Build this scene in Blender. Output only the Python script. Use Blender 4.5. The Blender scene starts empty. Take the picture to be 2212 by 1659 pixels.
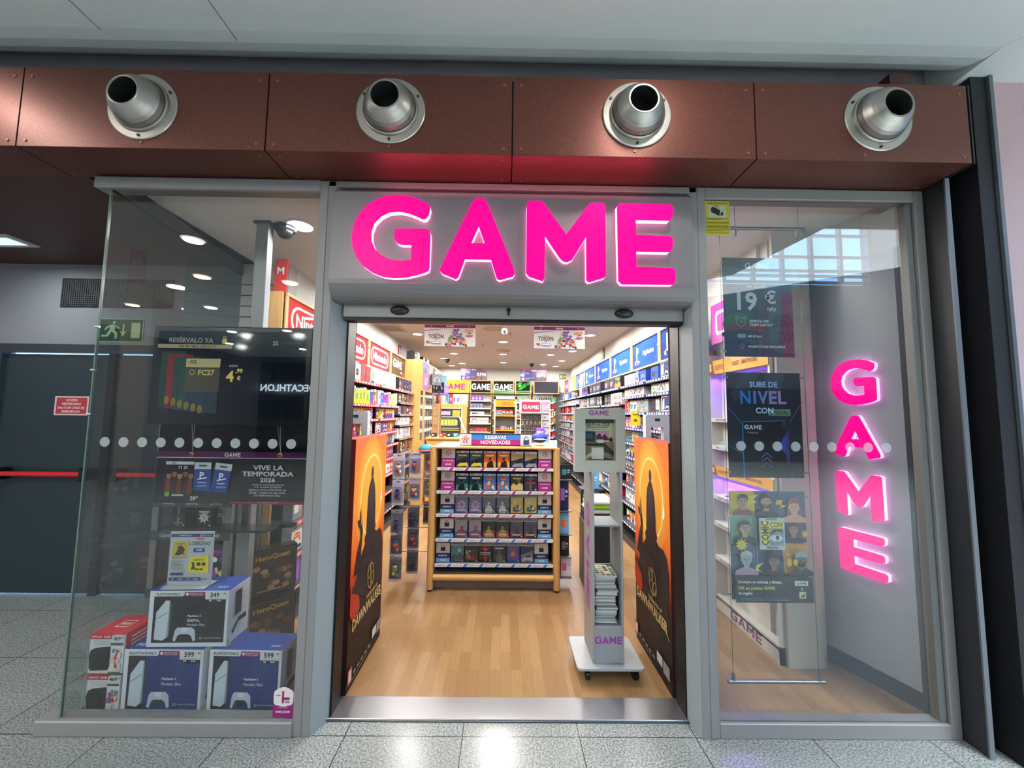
import bpy, math, random
from mathutils import Vector, Matrix
from mathutils.geometry import tessellate_polygon
PI = math.pi
COL = bpy.context.scene.collection
SC = bpy.context.scene

# ---------------------------------------------------------------- camera
def make_camera():
    f_px, cx, cy = 825.0, 1096.0, 829.5
    p, w, r = math.radians(4.44), 0.0085, 0.0125
    fwd = Vector((math.sin(w)*math.cos(p), math.cos(w)*math.cos(p), math.sin(p)))
    r0 = Vector((math.cos(w), -math.sin(w), 0)); u0 = r0.cross(fwd)
    right = r0*math.cos(r) + u0*math.sin(r); up = u0*math.cos(r) - r0*math.sin(r)
    cam = bpy.data.cameras.new('camera'); o = bpy.data.objects.new('camera', cam); COL.objects.link(o)
    m = Matrix((right, up, -fwd)).transposed().to_4x4(); m.translation = Vector((0, -2.1, 1.65))
    o.matrix_world = m
    cam.sensor_width = 36; cam.sensor_fit = 'HORIZONTAL'; cam.lens = f_px/2212*36
    cam.shift_x = (1106-cx)/2212; cam.clip_start = 0.05; cam.clip_end = 200
    SC.camera = o
make_camera()

# ---------------------------------------------------------------- world, exposure
def make_world():
    w = bpy.data.worlds.new('world'); SC.world = w; w.use_nodes = True
    nt = w.node_tree; nt.nodes.clear()
    out = nt.nodes.new('ShaderNodeOutputWorld'); bg = nt.nodes.new('ShaderNodeBackground')
    tc = nt.nodes.new('ShaderNodeTexCoord'); ns = nt.nodes.new('ShaderNodeTexNoise'); cr = nt.nodes.new('ShaderNodeValToRGB')
    ns.inputs['Scale'].default_value = 3.2; ns.inputs['Detail'].default_value = 5
    cr.color_ramp.elements[0].position = .50; cr.color_ramp.elements[0].color = (.16, .42, .80, 1)
    cr.color_ramp.elements[1].position = .85; cr.color_ramp.elements[1].color = (.75, .88, 1, 1)
    nt.links.new(tc.outputs['Generated'], ns.inputs['Vector']); nt.links.new(ns.outputs['Fac'], cr.inputs['Fac'])
    nt.links.new(cr.outputs['Color'], bg.inputs['Color']); bg.inputs['Strength'].default_value = 10.5
    nt.links.new(bg.outputs['Background'], out.inputs['Surface'])
make_world()
SC.view_settings.view_transform = 'Standard'; SC.view_settings.look = 'None'
SC.view_settings.exposure = 0.0; SC.view_settings.gamma = 1.0; SC.view_settings.use_curve_mapping = False
SC.cycles.use_denoising = True
SC.cycles.max_bounces = 8; SC.cycles.transparent_max_bounces = 16; SC.cycles.diffuse_bounces = 3; SC.cycles.glossy_bounces = 3
SC.cycles.sample_clamp_indirect = 4; SC.cycles.caustics_reflective = False; SC.cycles.caustics_refractive = False

# ceiling lamps of the shop: x, y of every downlight, row name, rank
SHOP_LAMPS = []
for row, x, ys in (('left', -1.5, (.6, 2.3, 4.4, 7.3, 8.75)), ('inner left', -.8, (.75, )), ('inner left', -1.15, (3.4, 6.5, 8.2)), ('middle', -.03, (.45, 1.25, 1.9, 3.5, 5.0, 6.5, 7.9)),  # frontmost inner and middle lamps are added, unseen, to brighten the centre display
                   ('inner right', .75, (.75, )), ('inner right', 1.05, (3.4, 6.5, 8.2)), ('right', 1.45, (1.0, 2.6, 4.3, 5.95, 7.45, 8.6))):
    for k, y in enumerate(ys, 1 if row.startswith('inner') and len(ys) == 3 else 0): SHOP_LAMPS.append((row, k, x, y))
LAMP_W = 48.0
def lamp_light(x, y, z, power, size=.17, color=(1, .965, .92), spread=3.1, name='lamp_light'):
    l = bpy.data.lights.new(name, 'AREA'); l.shape = 'DISK'; l.size = size; l.energy = power; l.color = color; l.spread = spread
    o = bpy.data.objects.new(name, l); o.location = (x, y, z); COL.objects.link(o); return o

# ---------------------------------------------------------------- materials
MATS = {}
def lin(h):
    if not isinstance(h, str): return tuple(h)
    h = h.lstrip('#'); h = ''.join(c*2 for c in h) if len(h) == 3 else h
    v = [int(h[i:i+2], 16)/255 for i in (0, 2, 4)]
    return tuple(a/12.92 if a <= .04045 else ((a+.055)/1.055)**2.4 for a in v)
def new_mat(name):
    m = bpy.data.materials.new(name); m.use_nodes = True; nt = m.node_tree
    return m, nt, nt.nodes['Principled BSDF']
def attr_mat(name, rough=.55, metal=0., glow=0., spec=.4, noise=0.):
    m, nt, b = new_mat(name)
    a = nt.nodes.new('ShaderNodeAttribute'); a.attribute_name = 'Col'
    nt.links.new(a.outputs['Color'], b.inputs['Base Color'])
    b.inputs['Roughness'].default_value = rough; b.inputs['Metallic'].default_value = metal
    b.inputs['Specular IOR Level'].default_value = spec
    if noise:
        n = nt.nodes.new('ShaderNodeTexNoise'); n.inputs['Scale'].default_value = 35; n.inputs['Detail'].default_value = 4
        mr = nt.nodes.new('ShaderNodeMapRange'); mr.inputs['To Min'].default_value = rough-noise; mr.inputs['To Max'].default_value = rough+noise
        tc = nt.nodes.new('ShaderNodeTexCoord'); nt.links.new(tc.outputs['Object'], n.inputs['Vector'])
        nt.links.new(n.outputs['Fac'], mr.inputs['Value']); nt.links.new(mr.outputs['Result'], b.inputs['Roughness'])
    if glow:
        nt.links.new(a.outputs['Color'], b.inputs['Emission Color']); b.inputs['Emission Strength'].default_value = glow
    MATS[name] = m; return m
attr_mat('paint', .6, noise=.06); attr_mat('gloss', .22, spec=.5); attr_mat('matte', .85, spec=.2)
attr_mat('metal', .38, 1., noise=.06); attr_mat('satin', .42, .35, noise=.05); attr_mat('glow', .5, glow=.9); attr_mat('bright', .5, glow=6.); attr_mat('screen', .06, glow=.35, spec=.6)
attr_mat('tube', .4, glow=2.0); attr_mat('neon', .35, glow=.9, spec=.1); attr_mat('neonedge', .35, glow=3.0)
def glass_mat(name, tint, base, k):
    m = bpy.data.materials.new(name); m.use_nodes = True; nt = m.node_tree; nt.nodes.clear()
    out = nt.nodes.new('ShaderNodeOutputMaterial'); mix = nt.nodes.new('ShaderNodeMixShader')
    tr = nt.nodes.new('ShaderNodeBsdfTransparent'); gl = nt.nodes.new('ShaderNodeBsdfGlossy'); fr = nt.nodes.new('ShaderNodeLayerWeight'); pw = nt.nodes.new('ShaderNodeMath'); pw.operation = 'POWER'; pw.inputs[1].default_value = 3.5
    mu = nt.nodes.new('ShaderNodeMath'); mu.operation = 'MULTIPLY_ADD'; mu.inputs[1].default_value = k; mu.inputs[2].default_value = base
    tr.inputs['Color'].default_value = (*tint, 1); gl.inputs['Roughness'].default_value = 0; fr.inputs['Blend'].default_value = .5
    nt.links.new(fr.outputs['Facing'], pw.inputs[0]); nt.links.new(pw.outputs[0], mu.inputs[0]); nt.links.new(mu.outputs[0], mix.inputs[0])
    nt.links.new(tr.outputs[0], mix.inputs[1]); nt.links.new(gl.outputs[0], mix.inputs[2]); nt.links.new(mix.outputs[0], out.inputs['Surface'])
    MATS[name] = m
glass_mat('glass', (.92, .94, .94), .065, .8); glass_mat('sideglass', (.75, .82, .81), .06, .6); glass_mat('clear', (.93, .94, .95), .04, .6)
def frost_mat():
    m = bpy.data.materials.new('frost'); m.use_nodes = True; nt = m.node_tree; nt.nodes.clear()
    out = nt.nodes.new('ShaderNodeOutputMaterial'); mix = nt.nodes.new('ShaderNodeMixShader'); mix.inputs[0].default_value = .45
    tr = nt.nodes.new('ShaderNodeBsdfTransparent'); df = nt.nodes.new('ShaderNodeBsdfDiffuse'); df.inputs['Color'].default_value = (.62, .7, .7, 1)
    nt.links.new(tr.outputs[0], mix.inputs[1]); nt.links.new(df.outputs[0], mix.inputs[2]); nt.links.new(mix.outputs[0], out.inputs['Surface'])
    MATS['frost'] = m
frost_mat()
def brick_mat(name, rot, w, h, off, c1, c2, mortar, msize, rough, grain, shift=(0, 0, 0), metal=0., bump=0.):
    m, nt, b = new_mat(name); N = nt.nodes; L = nt.links
    tc = N.new('ShaderNodeTexCoord'); mp = N.new('ShaderNodeMapping'); br = N.new('ShaderNodeTexBrick')
    mp.inputs['Rotation'].default_value = (0, 0, rot); mp.inputs['Location'].default_value = shift
    L.new(tc.outputs['Object'], mp.inputs['Vector']); L.new(mp.outputs[0], br.inputs['Vector'])
    br.offset = off; br.inputs['Scale'].default_value = 1; br.inputs['Brick Width'].default_value = w; br.inputs['Row Height'].default_value = h
    br.inputs['Mortar Size'].default_value = msize; br.inputs['Mortar Smooth'].default_value = .1
    br.inputs['Color1'].default_value = (*lin(c1), 1); br.inputs['Color2'].default_value = (*lin(c2), 1); br.inputs['Mortar'].default_value = (*lin(mortar), 1)
    n = N.new('ShaderNodeTexNoise'); n.inputs['Detail'].default_value = grain[1]; n.inputs['Scale'].default_value = grain[0]; n.inputs['Roughness'].default_value = .7
    mp2 = N.new('ShaderNodeMapping'); mp2.inputs['Scale'].default_value = grain[2]; L.new(tc.outputs['Object'], mp2.inputs['Vector']); L.new(mp2.outputs[0], n.inputs['Vector'])
    cr = N.new('ShaderNodeValToRGB'); cr.color_ramp.elements[0].position = grain[3]; cr.color_ramp.elements[1].position = grain[4]
    cr.color_ramp.elements[0].color = (*[grain[5]]*3, 1); cr.color_ramp.elements[1].color = (*[grain[6]]*3, 1)
    L.new(n.outputs['Fac'], cr.inputs['Fac'])
    mx = N.new('ShaderNodeMix'); mx.data_type = 'RGBA'; mx.blend_type = 'MULTIPLY'; mx.inputs[0].default_value = 1
    L.new(br.outputs['Color'], mx.inputs[6]); L.new(cr.outputs['Color'], mx.inputs[7]); L.new(mx.outputs[2], b.inputs['Base Color'])
    b.inputs['Roughness'].default_value = rough; b.inputs['Metallic'].default_value = metal
    MATS[name] = m
brick_mat('granite', 0, .6, .6, 0, '#989d9b', '#909694', '#414545', .0028, .22, (110, 7, (1, 1, 1), .40, .60, .35, 1.3), shift=(.19, .01, 0))
brick_mat('woodfloor', PI/2, .5, .068, .37, '#9e7d55', '#8a6741', '#7a5935', .0006, .33, (9, 5, (9, .8, 1), .3, .7, .86, 1.08))
brick_mat('slat', 0, 8, .1, 0, '#c9c7be', '#c6c4bb', '#77766f', .006, .6, (3, 1, (1, 1, 1), .3, .7, .98, 1.0))
def copper():
    m, nt, b = new_mat('copper'); N = nt.nodes; L = nt.links
    n = N.new('ShaderNodeTexNoise'); n.inputs['Scale'].default_value = 220; n.inputs['Detail'].default_value = 2
    tc = N.new('ShaderNodeTexCoord'); L.new(tc.outputs['Object'], n.inputs['Vector'])
    cr = N.new('ShaderNodeValToRGB'); cr.color_ramp.elements[0].color = (.11, .036, .027, 1); cr.color_ramp.elements[1].color = (.165, .058, .041, 1)
    cr.color_ramp.elements[0].position = .35; cr.color_ramp.elements[1].position = .65
    L.new(n.outputs['Fac'], cr.inputs['Fac']); L.new(cr.outputs['Color'], b.inputs['Base Color'])
    b.inputs['Metallic'].default_value = .55; b.inputs['Roughness'].default_value = .42; MATS['copper'] = m
copper()
def plaster(name, c, rough=.8, var=.04, scale=2.0):
    m, nt, b = new_mat(name); N = nt.nodes; L = nt.links; c = lin(c)
    n = N.new('ShaderNodeTexNoise'); n.inputs['Scale'].default_value = scale; n.inputs['Detail'].default_value = 4
    tc = N.new('ShaderNodeTexCoord'); L.new(tc.outputs['Object'], n.inputs['Vector'])
    cr = N.new('ShaderNodeValToRGB'); cr.color_ramp.elements[0].color = (*[v*(1-var) for v in c], 1); cr.color_ramp.elements[1].color = (*[v*(1+var) for v in c], 1)
    L.new(n.outputs['Fac'], cr.inputs['Fac']); L.new(cr.outputs['Color'], b.inputs['Base Color']); b.inputs['Roughness'].default_value = rough; MATS[name] = m
plaster('ceiling_mall', '#e2e9e6', .45, .015); plaster('ceiling_shop', '#f2efea', .8, .02); plaster('wall_white', '#e9e8df', .85, .03)
plaster('wall_grey', '#85848a', .7); plaster('redpanel', '#4a2a28', .5); plaster('darkpanel', '#2a2c30', .45); plaster('pink', '#c4a8ab', .75, .05, 1.2)
plaster('doorgreen', '#26343a', .3, .1, .8); plaster('frame', '#858484', .42, .03); plaster('frame_blue', '#9daaad', .38, .03); plaster('letterwall', '#a3abb4', .3, .04)
plaster('beige', '#c9c3b4', .6, .03); plaster('dark', '#1d1f22', .6)
def wood_mat(name, c1, c2, axis):
    m, nt, b = new_mat(name); N = nt.nodes; L = nt.links
    tc = N.new('ShaderNodeTexCoord'); mp = N.new('ShaderNodeMapping'); s = [22, 22, 22]; s[axis] = 1.2; mp.inputs['Scale'].default_value = s
    n = N.new('ShaderNodeTexNoise'); n.inputs['Scale'].default_value = 1.5; n.inputs['Detail'].default_value = 5; n.inputs['Distortion'].default_value = .6
    cr = N.new('ShaderNodeValToRGB'); cr.color_ramp.elements[0].color = (*lin(c1), 1); cr.color_ramp.elements[1].color = (*lin(c2), 1)
    cr.color_ramp.elements[0].position = .3; cr.color_ramp.elements[1].position = .7
    L.new(tc.outputs['Object'], mp.inputs['Vector']); L.new(mp.outputs[0], n.inputs['Vector']); L.new(n.outputs['Fac'], cr.inputs['Fac']); L.new(cr.outputs['Color'], b.inputs['Base Color'])
    b.inputs['Roughness'].default_value = .42; MATS[name] = m
wood_mat('beech', '#c2924f', '#d9ab68', 2); wood_mat('beech_x', '#c2924f', '#d9ab68', 0); wood_mat('beech_y', '#c2924f', '#d9ab68', 1)

# ---------------------------------------------------------------- mesh building
X, Y, Z = Vector((1, 0, 0)), Vector((0, 1, 0)), Vector((0, 0, 1))
class MB:
    def __init__(s): s.v = []; s.f = []; s.c = []; s.m = []; s.s = []
    def face(s, pts, col, mat='paint', smooth=False):
        i = len(s.v); s.v += [tuple(p) for p in pts]; s.f.append(tuple(range(i, i+len(pts)))); s.c.append(lin(col)); s.m.append(mat); s.s.append(smooth)
    def mesh(s, verts, faces, col, mat='paint', smooth=False):
        i = len(s.v); s.v += [tuple(p) for p in verts]; c = lin(col)
        for f in faces: s.f.append(tuple(i+k for k in f)); s.c.append(c); s.m.append(mat); s.s.append(smooth)
    def box(s, x0, y0, z0, x1, y1, z1, col, mat='paint', b=0.):
        x0, x1 = sorted((x0, x1)); y0, y1 = sorted((y0, y1)); z0, z1 = sorted((z0, z1))
        if b <= 0:
            vs = [(x, y, z) for z in (z0, z1) for y in (y0, y1) for x in (x0, x1)]
            s.mesh(vs, [(0, 2, 3, 1), (4, 5, 7, 6), (0, 1, 5, 4), (2, 6, 7, 3), (0, 4, 6, 2), (1, 3, 7, 5)], col, mat); return s
        b = min(b, (x1-x0)*.45, (y1-y0)*.45, (z1-z0)*.45)
        P = []; idx = {}
        for ix, xx in enumerate((x0, x1)):
            for iy, yy in enumerate((y0, y1)):
                for iz, zz in enumerate((z0, z1)):
                    sx, sy, sz = (1-2*ix)*b, (1-2*iy)*b, (1-2*iz)*b
                    for a, p in enumerate(((xx, yy+sy, zz+sz), (xx+sx, yy, zz+sz), (xx+sx, yy+sy, zz))):
                        idx[(ix, iy, iz, a)] = len(P); P.append(p)
        F = []
        for a in range(3):
            for q in (0, 1):
                r = [k for k in range(3) if k != a]; loop = []
                for (u, v) in ((0, 0), (1, 0), (1, 1), (0, 1)):
                    k = [0, 0, 0]; k[a] = q; k[r[0]] = u; k[r[1]] = v; loop.append(idx[(*k, a)])
                F.append(loop)
        for a in range(3):
            r = [k for k in range(3) if k != a]
            for u in (0, 1):
                for v in (0, 1):
                    k0 = [0, 0, 0]; k0[r[0]] = u; k0[r[1]] = v; k1 = list(k0); k1[a] = 1
                    F.append([idx[(*k0, r[0])], idx[(*k0, r[1])], idx[(*k1, r[1])], idx[(*k1, r[0])]])
        for i in (0, 1):
            for j in (0, 1):
                for k in (0, 1): F.append([idx[(i, j, k, a)] for a in range(3)])
        s.mesh(P, F, col, mat); return s
    def cyl(s, p0, p1, r, col, mat='paint', n=12, r2=None, caps=True):
        p0, p1 = Vector(p0), Vector(p1); r2 = r if r2 is None else r2; a = (p1-p0).normalized()
        u = a.orthogonal().normalized(); w = a.cross(u)
        vs = []
        for p, q in ((p0, r), (p1, r2)): vs += [p+(u*math.cos(2*PI*k/n)+w*math.sin(2*PI*k/n))*q for k in range(n)]
        s.mesh(vs, [(k, (k+1) % n, n+(k+1) % n, n+k) for k in range(n)], col, mat, True)
        if caps: s.mesh(vs, [tuple(reversed(range(n))), tuple(range(n, 2*n))], col, mat)
        return s
    def lathe(s, prof, o, axis, col, mat='paint', n=32, cols=None):
        o, a = Vector(o), Vector(axis).normalized(); u = a.orthogonal().normalized(); w = a.cross(u)
        rings = [[o+a*h+(u*math.cos(2*PI*k/n)+w*math.sin(2*PI*k/n))*max(r, 1e-4) for k in range(n)] for r, h in prof]
        for j in range(len(prof)-1):
            s.mesh(rings[j]+rings[j+1], [(k, (k+1) % n, n+(k+1) % n, n+k) for k in range(n)], cols[j] if cols else col, mat, True)
        return s
    def ball(s, c, r, col, mat='paint', n=12, sc=(1, 1, 1)):
        c = Vector(c); vs = []; m = n//2
        for i in range(m+1):
            t = PI*i/m
            for k in range(n):
                q = 2*PI*k/n; vs.append(c+Vector((math.sin(t)*math.cos(q)*r*sc[0], math.sin(t)*math.sin(q)*r*sc[1], math.cos(t)*r*sc[2])))
        s.mesh(vs, [(i*n+k, (i+1)*n+k, (i+1)*n+(k+1) % n, i*n+(k+1) % n) for i in range(m) for k in range(n)], col, mat, True); return s
    def prism(s, loops, o, U, V, d, col, side=None, mat='paint', smat=None):
        """outline loops in the U,V plane, front face at o, body going back by d along -(UxV)"""
        o, U, V = Vector(o), Vector(U), Vector(V); N = U.cross(V).normalized()
        fr = [o+U*p[0]+V*p[1] for L in loops for p in L]
        tr = tessellate_polygon([[Vector((p[0], p[1], 0)) for p in L] for L in loops])
        F = []
        for t in tr:
            a, b, c = (fr[k] for k in t)
            F.append(t if (b-a).cross(c-a).dot(N) > 0 else tuple(reversed(t)))
        s.mesh(fr, F, col, mat)
        if d:
            bk = [p-N*d for p in fr]; n = len(fr)
            s.mesh(bk, [tuple(reversed(t)) for t in F], side or col, smat or mat); i = 0
            for L in loops:
                m = len(L); s.mesh(fr[i:i+m]+bk[i:i+m], [(k, (k+1) % m, m+(k+1) % m, m+k) for k in range(m)], side or col, smat or mat); i += m
        return s
    def build(s, name, parent=None, loc=None, rotz=0.):
        me = bpy.data.meshes.new(name); me.from_pydata(s.v, [], s.f)
        names = []
        for m in s.m:
            if m not in names: names.append(m)
        for m in names: me.materials.append(MATS[m])
        me.polygons.foreach_set('material_index', [names.index(m) for m in s.m]); me.polygons.foreach_set('use_smooth', s.s)
        at = me.color_attributes.new('Col', 'FLOAT_COLOR', 'CORNER'); buf = []
        for f, c in zip(s.f, s.c): buf += [c[0], c[1], c[2], 1.]*len(f)
        at.data.foreach_set('color', buf); me.update()
        o = bpy.data.objects.new(name, me); COL.objects.link(o)
        if parent: o.parent = parent
        if loc: o.location = loc
        if rotz: o.rotation_euler.z = rotz
        return o
TXT = {}
def text_geo(t, bold):
    k = (t, bold)
    if k not in TXT:
        cu = bpy.data.curves.new('t', 'FONT'); cu.body = t; cu.size = 1; cu.resolution_u = 2; cu.offset = .028 if bold else 0.0
        o = bpy.data.objects.new('t', cu); me = o.to_mesh()
        vs = [(v.co.x, v.co.y) for v in me.vertices]; fs = [tuple(p.vertices) for p in me.polygons]
        o.to_mesh_clear(); bpy.data.objects.remove(o); bpy.data.curves.remove(cu)
        x0 = min(v[0] for v in vs); x1 = max(v[0] for v in vs); y0 = min(v[1] for v in vs); y1 = max(v[1] for v in vs)
        TXT[k] = ([((a-x0)/(y1-y0), (b-y0)/(y1-y0)) for a, b in vs], fs, (x1-x0)/(y1-y0))
    return TXT[k]
_G = [(620,185),(600,170),(560,148),(500,132),(440,127),(380,133),(320,152),(265,190),(225,240),(200,300),(190,365),(197,430),(220,490),(260,540),(310,575),(370,598),(430,605),(500,600),(560,585),(605,570),(622,560),(628,540),(628,350),(622,330),(605,322),(440,322),(430,330),(426,350),(430,385),(445,405),(470,412),(525,412),(525,500),(470,508),(415,503),(360,480),(320,440),(298,390),(295,340),(310,290),(345,250),(390,225),(450,218),(500,228),(545,245),(580,262),(600,258),(615,235),(622,205)]
_A = [(865,150),(885,137),(925,137),(938,150),(1100,545),(1103,570),(1095,585),(1020,608),(1005,600),(970,490),(825,490),(790,595),(775,605),(700,575),(688,560),(690,545)]
_AH = [(898,300),(935,400),(857,400)]
_M = [(1168,175),(1175,155),(1190,147),(1245,145),(1262,155),(1392,340),(1520,160),(1535,150),(1595,150),(1612,160),(1614,575),(1605,585),(1520,612),(1505,600),(1505,350),(1425,485),(1400,497),(1380,495),(1360,480),(1272,350),(1270,595),(1262,610),(1185,585),(1168,565)]
_E = [(1682,165),(1695,150),(1985,155),(1997,170),(1995,225),(1980,245),(1785,245),(1785,335),(1975,340),(1993,355),(1990,415),(1975,430),(1785,430),(1785,520),(1990,525),(2005,540),(2003,600),(1990,618),(1705,620),(1685,600)]
def _n(L): return [((x-188)/490., (620-y)/490.) for x, y in L]
GLYPH = [[_n(_G)], [_n(_A), _n(_AH)], [_n(_M)], [_n(_E)]]
GW = (2005-188)/490.
class Art:
    """flat printing on a surface: x and y run 0..1 over the width and height"""
    def __init__(s, mb, o, U, V, W, H, mat='paint', e=.0008, de=.00025):
        s.mb, s.o, s.U, s.V, s.W, s.H, s.mat, s.e, s.de = mb, Vector(o), Vector(U), Vector(V), W, H, mat, e, de; s.N = s.U.cross(s.V).normalized()
    def P(s, x, y): return s.o+s.U*(x*s.W)+s.V*(y*s.H)+s.N*s.e
    def poly(s, pts, col, mat=None):
        s.mb.face([s.P(*p) for p in pts], col, mat or s.mat); s.e += s.de; return s
    def tess(s, loops, col, mat=None):
        tr = tessellate_polygon([[Vector((p[0], p[1], 0)) for p in L] for L in loops])
        s.mb.mesh([s.P(*p) for L in loops for p in L], tr, col, mat or s.mat); s.e += s.de; return s
    def rect(s, x0, y0, x1, y1, col, mat=None): return s.poly([(x0, y0), (x1, y0), (x1, y1), (x0, y1)], col, mat)
    def ell(s, cx, cy, rx, ry, col, n=14, mat=None):
        return s.poly([(cx+rx*math.cos(2*PI*k/n), cy+ry*math.sin(2*PI*k/n)) for k in range(n)], col, mat)
    def rrect(s, x0, y0, x1, y1, r, col, mat=None):
        rx, ry = r, r*s.W/s.H; pts = []
        for cx, cy, a in ((x1-rx, y0+ry, -PI/2), (x1-rx, y1-ry, 0), (x0+rx, y1-ry, PI/2), (x0+rx, y0+ry, PI)):
            pts += [(cx+rx*math.cos(a+k*PI/8), cy+ry*math.sin(a+k*PI/8)) for k in range(5)]
        return s.poly(pts, col, mat)
    def ring(s, cx, cy, rx, ry, t, col, n=28, a0=0., a1=2*PI, mat=None):
        k = s.W/s.H; vs = []; m = n+1
        for i in range(m):
            a = a0+(a1-a0)*i/n; vs += [s.P(cx+rx*math.cos(a), cy+ry*math.sin(a)), s.P(cx+(rx-t)*math.cos(a), cy+(ry-t*k)*math.sin(a))]
        s.mb.mesh(vs, [(2*i, 2*i+1, 2*i+3, 2*i+2) for i in range(n)], col, mat or s.mat); s.e += s.de; return s
    def line(s, x0, y0, x1, y1, t, col, mat=None):
        k = s.W/s.H; dx, dy = x1-x0, (y1-y0)/k; l = math.hypot(dx, dy) or 1; nx, ny = -dy/l*t/2, dx/l*t/2*k
        return s.poly([(x0+nx, y0+ny), (x0-nx, y0-ny), (x1-nx, y1-ny), (x1+nx, y1+ny)], col, mat)
    def star(s, cx, cy, r, n, q, col, rot=0.):
        k = s.W/s.H
        return s.tess([[(cx+(r if i % 2 == 0 else r*q)*math.sin(rot+PI*i/n), cy+(r if i % 2 == 0 else r*q)*k*math.cos(rot+PI*i/n)) for i in range(2*n)]], col)
    def text(s, t, cx, cy, h, col, bold=True, maxw=.95, align='c', mat=None, rot=0., sx=1.):
        vs, fs, w = text_geo(t, bold); hh = h*s.H; ww = w*hh*sx
        if ww > maxw*s.W: sx *= maxw*s.W/ww; ww = maxw*s.W
        x0 = cx*s.W-(ww/2 if align == 'c' else 0 if align == 'l' else ww); y0 = cy*s.H-hh/2; P = []
        c, q = math.cos(rot), math.sin(rot); ox, oy = cx*s.W, cy*s.H
        for a, b in vs:
            x, y = x0+a*hh*sx-ox, y0+b*hh-oy
            P.append(s.o+s.U*(ox+x*c-y*q)+s.V*(oy+x*q+y*c)+s.N*s.e)
        s.mb.mesh(P, fs, col, mat or s.mat); s.e += s.de; return s
    def game(s, cx, cy, h, col, mat=None, sx=1.):
        """the shop's word mark, h in parts of the height"""
        hh = h*s.H/s.W; x0 = cx-GW*hh*sx/2; y0 = cy-h/2
        for L in GLYPH: s.tess([[(x0+p[0]*hh*sx, y0+p[1]*h) for p in q] for q in L], col, mat); s.e -= s.de
        s.e += s.de; return s
# ---------------------------------------------------------------- naming
def tag(o, label=None, cat=None, group=None, kind=None):
    if label:
        o['label'] = label
    if cat: o['category'] = cat
    if group: o['group'] = group
    if kind: o['kind'] = kind
    return o
def thing(name, label, cat, loc=(0, 0, 0), rotz=0., group=None):
    o = bpy.data.objects.new(name, None); o.empty_display_size = .05; COL.objects.link(o); o.location = loc; o.rotation_euler.z = rotz
    return tag(o, label, cat, group)
def struct(name, mb, parent=None):
    o = mb.build(name, parent)
    if not parent: o['kind'] = 'structure'
    return o
def dup(src, loc, rotz, label=None, group=None, cat=None):
    r = src.copy(); COL.objects.link(r); r.location = loc; r.rotation_euler = (0, 0, rotz)
    for ch in list(src.children):
        c = ch.copy(); COL.objects.link(c); c.parent = r
        for g in list(ch.children):
            d = g.copy(); COL.objects.link(d); d.parent = c
    return tag(r, label, cat, group)
ORD = ['first', 'second', 'third', 'fourth', 'fifth', 'sixth', 'seventh', 'eighth', 'ninth', 'tenth', 'eleventh', 'twelfth', 'thirteenth', 'fourteenth', 'fifteenth', 'sixteenth', 'seventeenth', 'eighteenth', 'nineteenth', 'twentieth']
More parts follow.
